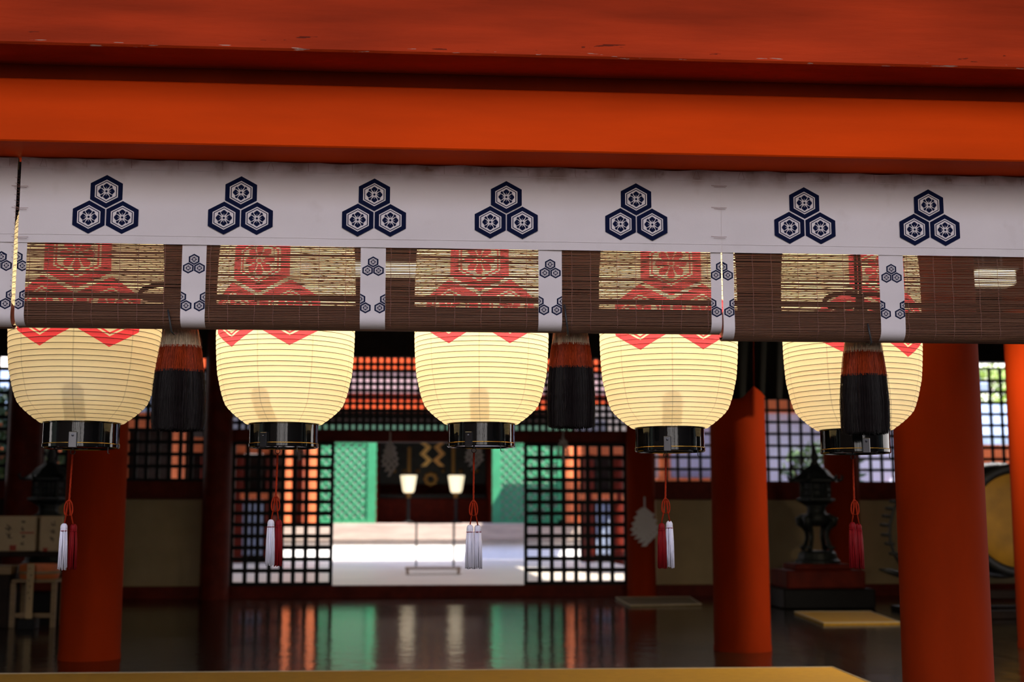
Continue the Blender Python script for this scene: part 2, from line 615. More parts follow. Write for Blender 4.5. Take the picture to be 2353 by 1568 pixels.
mb = MB(); mb.box(-80, 80, 6.9, 140, -1.2, -0.45)
struct('ground', mb, GRAVEL, 'pale ground around the buildings', 'ground')
mb = MB(); mb.box(-7.0, 5.15, YB + 0.15, YH - .55, -0.3, -0.005)
struct('floor_court', mb, PALEFLOOR, 'pale floor of the passage beyond the doorway', 'floor')
mb = MB(); mb.box(-9.6, -9.4, 6.9, YB, 0, ZC)
struct('wall_left', mb, DARKWOOD, 'dark side wall at the left of the hall', 'wall')
mb = MB(); mb.box(9.6, 9.8, 12.5, YB, 0, ZC)
struct('wall_right', mb, DARKWOOD, 'dark side wall at the right of the hall', 'wall')

# slopes and wings added behind the viewer to block and shape sky light
mb = MB()
n_ = 72
ring = []
for i in range(n_ + 1):
    a = PI + PI * i / n_
    h = 13.0 + 2.2 * math.sin(i * .7) + 1.3 * math.sin(i * 1.9 + 1)
    az = math.degrees(math.atan2(math.cos(a), -math.sin(a)))       # 0 straight behind the viewer
    if -30 < az < 22: h *= .2                                       # lowered to let bright low sky through
    ring.append((60 * math.cos(a), 62 * math.sin(a), h))
vs = [(x, y, -.5) for x, y, h in ring] + [(x * 1.15, y * 1.15, h) for x, y, h in ring] + [(x * 1.5, y * 1.5, -.5) for x, y, h in ring]
m_ = n_ + 1
mb.raw(vs, [(k * m_ + i, k * m_ + i + 1, (k + 1) * m_ + i + 1, (k + 1) * m_ + i) for k in (0, 1) for i in range(n_)])
struct('added_hills', mb, mat('added_wooded_slope', (.02, .03, .018), .9, .4, .3), 'unseen wooded slopes added to block the low sky', 'added_hills', True)
for sx, nm in ((-1, 'left'), (1, 'right')):
    mb = MB()
    mb.box(min(sx * 9, sx * 12), max(sx * 9, sx * 12), -22, 1.5, -.5, 6.6)
    xs = (sx * 8.2, sx * 10.5, sx * 12.8)
    vs = [(x, y, z) for y in (-22.8, 2.2) for x, z in zip(xs, (6.5, 8.4, 6.5))]
    mb.raw(vs, [(0, 1, 4, 3), (1, 2, 5, 4), (0, 2, 1), (3, 4, 5), (0, 3, 5, 2)])
    struct('wall_side_blocker_' + nm, mb, DARKWOOD, 'unseen dark wing added to block the side sky, %s side' % nm, 'wing')

for i, x in enumerate((-7.9, -7.1, -6.1, -5.3, -4.4, -3.5, -1.6, 0.6, 2.4, 3.6, 6.0)):  # posts added behind the viewer to streak the lacquer reflections
    mb = MB()
    r = (.16, .30, .12, .22, .12, .28, .14, .20, .32, .14, .2)[i]
    mb.lathe([(r * 1.2, -.5), (r * 1.2, -.3), (r, -.28), (r, 4.2), (r * .6, 4.3)], 20, (x, -13.0 - .7 * (i % 3), 0))
    tag(mb.build('reflection_post', DARKRED if i % 2 else BLACKIRON, smooth='auto'), 'unseen dark post, one of a row added to streak reflections', 'post', 'posts added for reflections', 'thing')

# ---- back wall: timbers, plaster panels, lattices
def zb(py): return Z(py, YB)
def xb(px): return X(px, YB)

mb = MB(); mb.box(-9.4, 9.6, YB - 0.12, YB + 0.15, 0.0, zb(1345))
struct('baseboard_back', mb, DARKRED, 'dark red timber sill running along the back wall', 'sill')
mb = MB(); mb.box(-9.4, 9.6, YB - 0.1, YB + 0.1, zb(824), ZC)
struct('wall_back', mb, DARKWOOD, 'dark boarded wall above the openings at the back', 'wall')
mb = MB(); mb.bbox(xb(520), xb(1450), YB - 0.14, YB + 0.12, zb(1018), zb(992), 0.01)
struct('trim_1', mb, DARKRED, 'dark red lintel over the doorway', 'lintel')
for i, (a, b) in enumerate(((-60, 470), (1500, 1905), (1965, 2420))):
    mb = MB(); mb.bbox(xb(a), xb(b), YB - 0.1, YB + 0.1, zb(1148), zb(1108), 0.01)
    struct('trim_%d' % (i + 2), mb, DARKRED,
           ['dark red rail under the left lattice window', 'dark red rail under the lattice windows right of the doors',
            'dark red rail under the farthest right lattice window'][i], 'rail')
for i, (a, b, lb) in enumerate(((85, 465, 'cream plaster panel under the left lattice window'),
                                (1506, 1905, 'cream plaster panel behind the bronze lantern on the right'),
                                (1975, 2420, 'cream plaster panel behind the curved black stem'))):
    mb = MB(); mb.box(xb(a), xb(b), YB - 0.03, YB + 0.05, zb(1346), zb(1147))
    struct('wall_panel_%d' % (i + 1), mb, CREAM, lb, 'wall panel')


mb = MB(); mb.box(xb(-520), xb(12), YB - .03, YB + .05, zb(1345), zb(1108))
struct('wall_panel_4', mb, DARKWOOD, 'dark boards under the lattice window at the far left edge', 'wall panel')
mb = MB(); mb.box(xb(-520), xb(-160), YB - .03, YB + .05, zb(1108), zb(824))
struct('wall_panel_5', mb, DARKWOOD, 'dark boarded wall outside the left edge of the photo', 'wall panel')


def lattice(x0, x1, z0, z1, Y, nx, nz, bar, dep, frame):
    mb = MB()
    mb.box(x0, x1, Y - dep, Y + dep, z0, z0 + frame)
    mb.box(x0, x1, Y - dep, Y + dep, z1 - frame, z1)
    mb.box(x0, x0 + frame, Y - dep, Y + dep, z0 + frame, z1 - frame)
    mb.box(x1 - frame, x1, Y - dep, Y + dep, z0 + frame, z1 - frame)
    a0, a1, c0, c1 = x0 + frame, x1 - frame, z0 + frame, z1 - frame
    for i in range(1, nx):
        x = a0 + (a1 - a0) * i / nx
        mb.box(x - bar / 2, x + bar / 2, Y - dep * 0.7, Y + dep * 0.1, c0, c1)
    for i in range(1, nz):
        z = c0 + (c1 - c0) * i / nz
        mb.box(a0, a1, Y - dep * 0.1, Y + dep * 0.7, z - bar / 2, z + bar / 2)
    return mb


struct('door_1', lattice(xb(530), xb(766), zb(1345), zb(1018), YB, 8, 12, 0.060, 0.03, 0.05), BLACKW,
       'black square lattice door left of the bright doorway', 'door')
struct('door_2', lattice(xb(1204), xb(1441), zb(1345), zb(1018), YB, 8, 12, 0.060, 0.03, 0.05), BLACKW,
       'black square lattice door right of the bright doorway', 'door')
struct('window_1', lattice(xb(90), xb(468), zb(1108), zb(824), YB, 14, 10, 0.055, 0.03, 0.04), BLACKW,
       'black lattice window left of the doors', 'window')
struct('window_2', lattice(xb(1502), xb(1902), zb(1110), zb(826), YB, 15, 10, 0.040, 0.03, 0.03), BLACKW,
       'black lattice window behind the orange middle pillar', 'window')
struct('window_3', lattice(xb(1974), xb(2420), zb(1110), zb(836), YB, 17, 10, 0.042, 0.03, 0.03), BLACKW,
       'black lattice window at the far right above the drum', 'window')
struct('window_4', lattice(xb(525), xb(1445), zb(993), zb(822), YB, 58, 11, 0.045, 0.025, 0.02), BLACKW,
       'fine black lattice over the doorway', 'window')
struct('window_5', lattice(xb(-160), xb(12), zb(1108), zb(824), YB, 6, 10, 0.055, 0.03, 0.04), BLACKW,
       'black lattice window at the far left edge', 'window')

# ---- pillars
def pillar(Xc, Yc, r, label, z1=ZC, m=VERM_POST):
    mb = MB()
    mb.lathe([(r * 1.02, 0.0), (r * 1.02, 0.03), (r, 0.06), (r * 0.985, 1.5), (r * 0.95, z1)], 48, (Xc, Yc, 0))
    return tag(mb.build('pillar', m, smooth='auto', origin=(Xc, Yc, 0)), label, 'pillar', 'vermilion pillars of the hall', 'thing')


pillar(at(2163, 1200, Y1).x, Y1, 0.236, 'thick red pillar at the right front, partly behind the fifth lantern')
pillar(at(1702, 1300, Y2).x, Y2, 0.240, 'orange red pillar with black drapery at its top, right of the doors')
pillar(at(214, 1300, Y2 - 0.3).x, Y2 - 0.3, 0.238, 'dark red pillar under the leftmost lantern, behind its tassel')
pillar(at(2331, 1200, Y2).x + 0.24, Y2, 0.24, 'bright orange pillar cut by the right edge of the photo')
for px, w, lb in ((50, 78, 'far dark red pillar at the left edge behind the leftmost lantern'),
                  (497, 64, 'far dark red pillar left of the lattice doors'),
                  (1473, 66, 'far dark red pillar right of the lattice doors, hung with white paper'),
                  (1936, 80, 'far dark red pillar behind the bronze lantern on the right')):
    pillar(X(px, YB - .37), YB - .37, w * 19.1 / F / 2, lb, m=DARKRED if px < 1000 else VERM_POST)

# ---- the two lintel beams over the blinds
ZB2 = Z(347.0, 5.425)
ZB2T = Z(205.5, 5.425)
YB1 = 5.20
ZB1 = Z(128.5, YB1)
mb = MB(); mb.bbox(-7, 7, 5.425, 5.76, ZB2, ZB2T - 0.001, 0.006)
tag(mb.build('lintel_beam', VERM, origin=(0, 5.7, ZB2)), 'smooth orange beam directly above the white crested valance', 'beam', 'front beams', 'thing')
mb = MB(); mb.bbox(-7, 7, YB1, 5.92, ZB1, ZB1 + 0.56, 0.008)
tag(mb.build('lintel_beam', VERM_WORN, origin=(0, 5.5, ZB1)), 'topmost worn red beam with chipped paint on its lower edge', 'beam', 'front beams', 'thing')


mb = MB(); mb.box(-7, 7, 5.445, 5.70, ZB2T, ZB1 - .0005)
struct('trim_beam', mb, VERM_POST, 'dark recessed strip between the two front beams', 'trim')


# ================================================================== CREST (three hexagons with a flower in each)
HEX = [(0, 1.068), (1, 0.52), (1, -0.52), (0, -1.068), (-1, -0.52), (-1, 0.52)]


def clip(poly, x0, x1):
    for xc, sgn in ((x0, 1), (x1, -1)):
        out = []
        for i in range(len(poly)):
            p, q = poly[i - 1], poly[i]
            ip, iq = (p[0] - xc) * sgn >= 0, (q[0] - xc) * sgn >= 0
            if ip != iq:
                t = (xc - p[0]) / (q[0] - p[0])
                out.append((xc, p[1] + (q[1] - p[1]) * t))
            if iq: out.append(q)
        poly = out
        if len(poly) < 3: return []
    return poly


def crest_polys():
    """(outline, 0 navy / 1 cloth, layer) in units of half a hexagon's width"""
    out = []
    big = [(.125, .02), (.20, .075), (.28, .165), (.36, .20), (.415, .17), (.43, .115), (.475, .095), (.52, .0)]
    big += [(a, -b) for a, b in big[-2::-1]]
    small = [(.19, .010), (.33, .045), (.42, .095), (.47, .075), (.475, .03), (.50, .0)]
    small += [(a, -b) for a, b in small[-2::-1]]
    circ = lambda r: [(r * math.cos(2 * PI * k / 16), r * math.sin(2 * PI * k / 16)) for k in range(16)]
    for ox, oy in ((0, 0), (-1.037, -1.67), (1.037, -1.67)):
        def add(poly, mt, ly): out.append(([(x + ox, y + oy) for x, y in poly], mt, ly))
        sc = lambda k: [(x * k, y * k) for x, y in HEX]
        add(sc(1.0), 0, 1); add(sc(.715), 1, 2); add(sc(.645), 0, 3); add(sc(.590), 1, 4)
        for k in range(8):
            t = k * PI / 4
            src = big if k % 2 == 0 else small
            add([(a * math.cos(t) - b * math.sin(t), a * math.sin(t) + b * math.cos(t)) for a, b in src], 0, 5)
        for k in range(4):
            t = k * PI / 2
            sp = [(.10, .018), (.30, .006), (.30, -.006), (.10, -.018)]
            add([(a * math.cos(t) - b * math.sin(t), a * math.sin(t) + b * math.cos(t)) for a, b in sp], 1, 6)
        add(circ(.125), 1, 6); add(circ(.075), 0, 7)
    return out


CREST = crest_polys()


def add_crest(mb, cx, cz, unit, Y, x0=-1e9, x1=1e9, shape=None):
    """dyed crest lying on the cloth; shape bends it with the cloth"""
    for poly, mt, ly in CREST:
        p = clip([(cx + a * unit, cz + b * unit) for a, b in poly], x0, x1)
        if len(p) >= 3:
            pts = []
            for a, b in p:
                yy, zz = (Y, b) if shape is None else shape(b)
                pts.append((a, yy - 0.00035 * ly, zz))
            mb.face(pts[::-1], mt)


# ================================================================== BAMBOO BLINDS with crested valance
UNIT = 35.4 * (at(1177, 470, YBL).x - at(1176, 470, YBL).x)
UNITS = UNIT * 0.335
ZT = Z(384, YBL)            # top hem of the valance
ZV = Z(574.5, YBL)          # its lower edge
RB = 0.052                  # radius of the turned-up lower end


def make_blind(label, pxl, pxr, crests, strips, zbot_px, half_left, half_right, cords, dz=0.0, gapfill=()):
    x0, x1 = at(pxl, 470, YBL).x, at(pxr, 470, YBL).x
    zbt = Z(zbot_px, YBL)
    zr = zbt + RB           # where the sheet starts to curve back
    root = thing('bamboo_blind', label, 'blind', ((x0 + x1) / 2, YBL, ZT), 'bamboo blinds under the front beam')

    def shape(z):           # the sheet hangs straight, then turns back round the folded end
        if z >= zr: return YBL + 0.001, z
        a = min((zr - z) / RB, PI * 0.8)
        return YBL + 0.001 + RB * (1 - math.cos(a)) , zr - RB * math.sin(a)
    # valance
    mb = MB()
    nx, nz = max(6, int((x1 - x0) / 0.02)), 14
    rng = random.Random(int(pxl * 3 + 5))
    ph = [rng.uniform(0, 6.28) for _ in range(6)]

    def off(x, z):
        k = (ZT - z) / (ZT - ZV)
        return (0.0022 * math.sin(x * 9 + ph[0] + 2 * z) + 0.0016 * math.sin(x * 23 + ph[1] - 4 * z) + 0.001 * math.sin(z * 31 + ph[2] + 3 * x)) * (0.3 + k * 0.5)
    def scal(x): return 0.0045 * abs(math.sin((x - x0) * PI / 0.21)) + 0.0015 * math.sin(x * 17 + ph[3])
    vs, fs = [], []
    for j in range(nz + 1):
        for i in range(nx + 1):
            x = x0 + (x1 - x0) * i / nx
            z = ZT + (ZV - ZT) * j / nz
            if j == 0: z -= scal(x)
            vs.append((x, YBL - 0.010 + off(x, z), z))
    for j in range(nz):
        for i in range(nx):
            a = j * (nx + 1) + i
            fs.append((a, a + nx + 1, a + nx + 2, a + 1))
    n0 = len(vs)
    vs += [(x, y + 0.003, z) for x, y, z in vs]
    fs += [tuple(q + n0 for q in f[::-1]) for f in fs]
    mb.raw(vs, fs)
    val = mb.build('valance', CLOTH, root, smooth=True)
    # hem folds along the lower edge and the stitched line under the top hem
    mb = MB()
    for zq, th in ((Z(556, YBL), 0.0014), (Z(408, YBL), 0.0011)):
        pts = [(x0 + 0.004 + (x1 - x0 - 0.008) * i / 60, 0, zq) for i in range(61)]
        mb.tube([(p[0], YBL - 0.0105 + off(p[0], zq), zq) for p in pts], th, 4)
    mb.build('hem_fold', CLOTHP, val)
    for cx in crests:
        p = at(cx[0], cx[1], YBL)
        mb = MB()
        add_crest(mb, p.x, p.z - 1.068 * UNIT, UNIT, YBL - 0.0128, x0, x1)
        mb.build('crest', [NAVY, CLOTHP], root)
    # tacking stitches
    mb = MB()
    k = 0
    x = x0 + 0.09
    while x < x1 - 0.03:
        kind = k % 5
        zt = ZT - 0.006
        if kind in (0,):
            mb.tube([(x, YBL - 0.0125, zt), (x - 0.012, YBL - 0.0125, zt - 0.034), (x + 0.018, YBL - 0.0125, zt - 0.035), (x + 0.008, YBL - 0.0125, zt)], 0.0006, 4)
        else:
            mb.tube([(x, YBL - 0.0125, zt), (x + 0.001, YBL - 0.0125, zt - 0.036)], 0.0006, 4)
        x += rng.uniform(0.16, 0.21)
        k += 1
        mb.build('tacking_stitch', CORD, val)
        mb = MB()
    # the bamboo sheet: thin slats with narrow uneven gaps
    mb = MB()
    pitch, sr = 0.0075, 0.00312
    L = (ZT - 0.004 - zr) + RB * PI * 0.8
    n = int(L / pitch)
    seg = max(3, int((x1 - x0) / 0.055))
    drift = [0.0] * (seg + 1)
    for i in range(n):
        zlin = ZT - 0.004 - pitch * (i + 0.5)
        a1, a2, p1, p2 = rng.uniform(-.0011, .0011), rng.uniform(-.0007, .0007), rng.uniform(0, 6), rng.uniform(0, 6)
        base = rng.uniform(-.0007, .0007)
        rr = sr * rng.uniform(0.82, 1.15)
        if zlin < zr + 0.02: rr = 0.0032
        pts = []
        for s_ in range(seg + 1):
            x = x0 + 0.004 + (x1 - x0 - 0.008) * s_ / seg
            dzl = base + a1 * math.sin(x * 3.1 + p1) + a2 * math.sin(x * 8.3 + p2)
            yy, zz = shape(zlin + dzl)
            pts.append((x, yy + 0.003, zz))
        mb.tube(pts, rr, 6)
    mb.build('slat_sheet', SLAT, root)
    mb = MB(); mb.box(x0 + .004, x1 - .004, YBL + .0075, YBL + .024, ZT - .05, min(ZT, ZB2) - .0008)
    mb.build('top_batten', DARKWOOD, root)
    # inner layers of the turned-up end, and the stiffening bar behind the sheet
    mb = MB()
    zi = Z(706, YBL)
    prof = []
    prof += [(YBL + 0.010, zi), (YBL + 0.010, zr)]
    for q in range(1, 9):
        a = PI * q / 8
        prof.append((YBL + 0.010 + (RB - 0.012) * (1 - math.cos(a)), zr - (RB - 0.012) * math.sin(a)))
    prof += [(YBL + 0.010 + 2 * (RB - 0.012), zi - 0.02)]
    vs = [(xx, y, z) for xx in (x0 + 0.006, x1 - 0.006) for y, z in prof]
    m_ = len(prof)
    mb.raw(vs, [(i, i + 1, m_ + i + 1, m_ + i) for i in range(m_ - 1)] + [tuple(range(m_)), tuple(range(2 * m_ - 1, m_ - 1, -1)), (0, m_, 2 * m_ - 1, m_ - 1)])
    mb.build('turned_up_end', SLAT, root)
    mb = MB()
    zz = Z(690, YBL)
    mb.tube([(x0 + 0.01, YBL + 0.022, zz), ((x0 + x1) / 2, YBL + 0.022, zz), (x1 - 0.01, YBL + 0.022, zz)], 0.0125, 10)
    mb.build('stiffening_bar', SLAT, root)
    # binding threads
    for px in cords:
        xx = at(px, 640, YBL).x
        if not (x0 + 0.01 < xx < x1 - 0.01): continue
        mb = MB()
        pts = []
        for q in range(34):
            z = ZV + 0.02 - q * 0.0135
            if z < zr - RB * 1.6: break
            yy, z2 = shape(z)
            pts.append((xx + 0.0012 * math.sin(z * 60 + px), yy - 0.0006, z2))
        mb.tube(pts, 0.0011, 4)
        mb.build('binding_thread', CORD, root)
    # cloth strips with small crests
    zc = Z(607, YBL)
    for (a, b) in strips:
        xa, xe = at(a, 640, YBL).x, at(b, 640, YBL).x
        mb = MB()
        nx2, nz2 = 8, 44
        vs, fs = [], []
        for side in (0, 1):
            for j in range(nz2 + 1):
                z = ZV + 0.004 - (ZV + 0.004 - (zr - RB * 2.0)) * j / nz2
                yy, z2 = shape(z)
                rip = 0.0016 * math.sin(z * 47 + a) * math.sin(z * 13 + a)
                for i in range(nx2 + 1):
                    x = xa + (xe - xa) * i / nx2
                    vs.append((x, yy - 0.0045 + rip + side * 0.002, z2))
        w = nx2 + 1
        for j in range(nz2):
            for i in range(nx2):
                q = j * w + i
                fs.append((q, q + w, q + w + 1, q + 1))
                q += (nz2 + 1) * w
                fs.append((q, q + 1, q + w + 1, q + w))
        mb.raw(vs, fs)
        st = mb.build('cloth_strip', CLOTHP, root, smooth=True)
        def bend(z):
            yy, z2 = shape(z)
            return yy - 0.0045 + 0.0016 * math.sin(z * 47 + a) * math.sin(z * 13 + a), z2
        tops = [((xa + xe) / 2, zc, 0), (xa, Z(692, YBL), 0), (xe, Z(692, YBL), 0)]
        if half_left and a == strips[0][0]:
            tops = [(xa, zc, 0), (xe, Z(692, YBL), 0)]
        if half_right and b == strips[-1][1]:
            tops = [(xe, zc, 0), (xa, Z(692, YBL), 0)]
        for tx, tz, _ in tops:
            mb = MB()
            add_crest(mb, tx, tz, UNITS, 0, xa + 0.0005, xe - 0.0005, bend)
            mb.build('crest', [NAVY, CLOTHP], st)
    return root


CORDS = []
_x = 66
while _x < 2450:
    CORDS.append(_x); _x += 43
    CORDS.append(_x); _x += 61
make_blind('long middle bamboo blind with five large navy crests on its white valance', 46, 1654.9,
           [(248, 404), (556, 407), (861, 412), (1163, 418), (1460, 423)],
           [(37.5, 59), (417, 473), (828, 886), (1237, 1291), (1633, 1657)], 759, True, True, CORDS)
make_blind('right bamboo blind with two whole navy crests on its white valance', 1655.5, 2470,
           [(1845, 432), (2130, 437), (2418, 442)],
           [(1660, 1686), (2020, 2076), (2400, 2456)], 774, True, False, CORDS)
make_blind('sliver of the left bamboo blind at the photo edge beside the stitched gap', -420, 38,
           [(-90, 399)], [(-390, -334), (-27, 28.5)], 762, False, False, CORDS)

# thread whipping the two valances together at each seam
for px, lb in ((45, 'dark thread lacing the gap between left and middle blinds'), (1651.5, 'thin thread lacing the seam between middle and right blinds')):
    mb = MB()
    for py in (428, 478, 545):
        c = at(px, py, YBL - 0.016)
        mb.tube([(c.x - 0.034, c.y, c.z + 0.003), (c.x, c.y - 0.002, c.z), (c.x + 0.036, c.y, c.z + 0.001)], 0.0008, 4)
        mb.tube([(c.x - 0.022, c.y, c.z - 0.004), (c.x + 0.03, c.y, c.z - 0.006)], 0.0006, 4)
    # slack lacing that spirals down the gap
    p0, p1 = at(41, 400, YBL - 0.006), at(27, 712, YBL - 0.006)
    if px < 100:
        pts = []
        for i in range(330):
            k = i / 329
            p = p0.lerp(p1, k)
            pts.append((p.x + 0.011 * math.cos(i * 0.45), p.y + 0.007 * math.sin(i * 0.45), p.z))
        mb.tube(pts, 0.0006, 4)
    tag(mb.build('lacing_thread', CORD, origin=tuple(at(px, 470, YBL - 0.012))), lb, 'thread', kind='thing')


# ================================================================== PAPER LANTERNS
LH = 3.40   # height of the paper in radii
PROF = [(.497, -.02), (.535, 0), (.643, .078), (.731, .152), (.805, .226), (.853, .30), (.904, .448), (.938, .595), (.967, .743), (.99, 1.04), (1.0, 1.40)]


def lantern_profile():
    half = PROF[1:]
    full = half + [(r, LH - h) for r, h in half[::-1]]
    # arc length, then equal steps
    d = [0]
    for i in range(1, len(full)):
        d.append(d[-1] + math.dist(full[i], full[i - 1]))
    def atl(s):
        for i in range(1, len(full)):
            if s <= d[i] or i == len(full) - 1:
                k = (s - d[i - 1]) / (d[i] - d[i - 1])
                # smooth between samples with neighbours
                p0, p1, p2, p3 = full[max(i - 2, 0)], full[i - 1], full[i], full[min(i + 1, len(full) - 1)]
                def cr(a, b, c, e): return 0.5 * (2 * b + (c - a) * k + (2 * a - 5 * b + 4 * c - e) * k * k + (3 * b - a - 3 * c + e) * k ** 3)
                return cr(p0[0], p1[0], p2[0], p3[0]), cr(p0[1], p1[1], p2[1], p3[1])
    return d[-1], atl


def make_lantern(RR):
    root = thing('paper_lantern', 'x', 'lantern', (0, 0, 0), 'lit paper lanterns hanging in a row')
    Ltot, atl = lantern_profile()
    nr = int(round(Ltot / 0.0755))
    sub, na = 6, 120
    vs, uvs = [], []
    rings = []
    for i in range(nr * sub + 1):
        s = Ltot * i / (nr * sub)
        r, h = atl(s)
        r2, h2 = atl(min(s + 0.01, Ltot)); r1, h1 = atl(max(s - 0.01, 0))
        tx, tz = r2 - r1, h2 - h1
        l = math.hypot(tx, tz) or 1
        nxn, nzn = tz / l, -tx / l
        k = (i % sub) / sub
        b = 0.0065 * (4 * k * (1 - k)) ** 0.8
        if i % sub == 0: rings.append((r, h, nxn, nzn))
        for a in range(na + 1):
            t = 2 * PI * a / na
            rr, hh = r + nxn * b, h + nzn * b
            vs.append(Vector((rr * math.sin(t) * RR, rr * math.cos(t) * RR, hh * RR)))     # seam at the back
            uvs.append((t - PI, h))
    fs = []
    w = na + 1
    for i in range(nr * sub):
        for a in range(na):
            q = i * w + a
            fs.append((q, q + w, q + w + 1, q + 1))
    me = bpy.data.meshes.new('paper_shade')
    me.from_pydata(vs, [], fs)
    ul = me.uv_layers.new(name='UVMap')
    for lp in me.loops:
        u, v = uvs[lp.vertex_index]
        ul.data[lp.index].uv = (-u, v)           # +u to the viewer's right
    me.polygons.foreach_set('use_smooth', [True] * len(me.polygons))
    me.materials.append(PAPER)
    sh = bpy.data.objects.new('paper_shade', me)
    COL.objects.link(sh); sh.parent = root
    # bamboo ribs pressed into the paper
    mb = MB()
    for (r, h, nxn, nzn) in rings:
        if h < 0.004 or h > LH - .004: continue
        c, n, q = 0.0052, 96, 5
        b0 = len(mb.v)
        for a in range(n):
            t = 2 * PI * a / n
            for k in range(q):
                g = 2 * PI * k / q
                rr = (r + nxn * 0.002 + c * 0.75 * math.cos(g)) * RR
                mb.v.append(Vector((rr * math.cos(t), rr * math.sin(t), (h + nzn * 0.002 + c * 0.75 * math.sin(g)) * RR)))
        for a in range(n):
            for k in range(q):
                a2, k2 = (a + 1) % n, (k + 1) % q
                mb.f.append((b0 + a * q + k, b0 + a2 * q + k, b0 + a2 * q + k2, b0 + a * q + k2)); mb.mi.append(0)
    mb.build('ribbing', RIB, sh, smooth=True, local=True)
    # a tinted sheet standing in for the bulb holder's shadow, low at the front
    mb = MB()
    out = []
    for i in range(25):
        v = i / 24
        hh = 0.03 + 0.46 * v
        wid = 0.135 if v < 0.72 else 0.135 * math.sqrt(max(0, 1 - ((v - 0.72) / 0.28) ** 2))
        # radius of the shade at this height
        s = 0
        rr = None
        for k in range(400):
            r_, h_ = atl(Ltot * k / 800)
            if h_ >= hh: rr = r_; break
        rr = (rr or .6) - 0.02
        for j in range(9):
            xx = -wid + 2 * wid * j / 8
            out.append(Vector((xx * RR, -math.sqrt(rr * rr - xx * xx) * RR, hh * RR)))
    mb.raw(out, [(i * 9 + j, i * 9 + j + 1, (i + 1) * 9 + j + 1, (i + 1) * 9 + j) for i in range(24) for j in range(8)])
    mb.build('holder_shadow', HOLDER_SHADOW, sh, smooth=True, local=True)
    # black lacquered rings at foot and top
    for nm, z0, z1 in (('base_ring', -0.345, 0.012), ('top_ring', LH - .012, LH + .345)):
        mb = MB()
        prof = [(.44, z0 + .01), (.490, z0), (.505, z0 + .012), (.505, z0 + .05), (.497, z0 + .055), (.497, z1 - .03), (.508, z1 - .02), (.508, z1), (.48, z1), (.47, z1 - .03), (.46, z0 + .03)]
        mb.lathe([(r * RR, h * RR) for r, h in prof], 96, caps=False)
        if nm == 'base_ring':
            mb.lathe([(0.0005, (z0 + .02) * RR), (.46 * RR, (z0 + .02) * RR), (.46 * RR, (z0 + .035) * RR), (0.0005, (z0 + .035) * RR)], 48, caps=False)
        rg = mb.build(nm, LACQ, root, smooth='auto', local=True)
        if nm == 'base_ring':
            mb = MB()
            mb.lathe([(r * RR, h * RR) for r, h in ((.4975, z0 + .054), (.5058, z0 + .052), (.5058, z0 + .060), (.4975, z0 + .064))], 96, caps=False)
            mb.build('gilt_line', LACQRIM, rg, smooth=True, local=True)
            mb = MB()
            mb.bbox(-.055 * RR, .055 * RR, -.530 * RR, -.500 * RR, (z0 - .012) * RR, (z0 + .20) * RR, .008 * RR)
            mb.lathe([(0.0004, -.545 * RR), (.014 * RR, -.540 * RR), (.018 * RR, -.528 * RR)], 10, (0, 0, (z0 + .15) * RR), 'y', caps=False)
            mb.build('latch_plate', TAG_METAL, rg, smooth=False, local=True)
            mb = MB()
            mb.tube([(.41 * RR, -.28 * RR, (z0 + .01) * RR), (.41 * RR, -.28 * RR, (z0 - .07) * RR), (.43 * RR, -.28 * RR, (z0 - .08) * RR)], .006 * RR, 6)
            mb.build('bent_wire', BLACKIRON, rg, smooth=True, local=True)
        else:
            mb = MB()
            pts = [(.40 * RR * math.cos(PI * k / 12), 0, (z1 + .35 * math.sin(PI * k / 12)) * RR) for k in range(13)]
            mb.tube(pts, .018 * RR, 8)
            mb.build('carrying_bail', BLACKIRON, rg, smooth=True, local=True)
    return root


LANT = [  # centre px, foot-of-paper py, half width px, turn of the crest, label
    (188.5, 973, 171.5, 5.0, 'glowing paper lantern at the far left, largest of the row'),
    (652.5, 975.5, 159.5, -17.5, 'second glowing lantern from the left, over the left lattice door'),
    (1106, 975, 156, -4.9, 'middle glowing lantern, hanging before the bright doorway'),
    (1539, 984.5, 160, -8.0, 'fourth glowing lantern from the left, beside the orange pillar'),
    (1964, 989, 158, 6.0, 'rightmost glowing lantern, half covered by a dark horsehair tassel'),
]
R0 = 0.326
LPOS = []
LE = (9.0, 15.5, 15.5, 13.0, 8.6)
LP = (-12, -33, -21, -4, 17)        # where the latch plate of each foot ring points
lroot = None
for i, (px, py, hw, rot, lb) in enumerate(LANT):
    c = at(px, py, YLN)
    depth = (c - Vector((0, 0, CZ))).dot(_f)
    sc = hw * depth / F / R0 * 0.99
    if lroot is None:
        lroot = make_lantern(R0)
        o = lroot
        o.location = c; o.rotation_euler = (0, 0, R_(rot) ); o.scale = (sc,) * 3
        o['label'] = lb
    else:
        o = dup(lroot, c, lb, R_(rot), sc)
    LPOS.append((c, sc))
    for ch in o.children:
        if ch.name.startswith('paper_shade'): ch['crest_shift'] = (-.10, 0.0, .058, 0.0, -.05)[i]
        if ch.name.startswith('base_ring'):
            ch.rotation_euler.z = R_(LP[i]) - math.atan2(c.x, c.y) - R_(rot)
    li = bpy.data.lights.new('lantern_bulb', 'POINT')
    li.energy = LE[i] * sc * sc
    li.color = (1.0, 0.83, 0.56)
    li.shadow_soft_size = 0.07
    lo = bpy.data.objects.new('lantern_bulb', li)
    lo.location = (0, 0, 1.95 * R0)
    COL.objects.link(lo)
    lo.parent = o

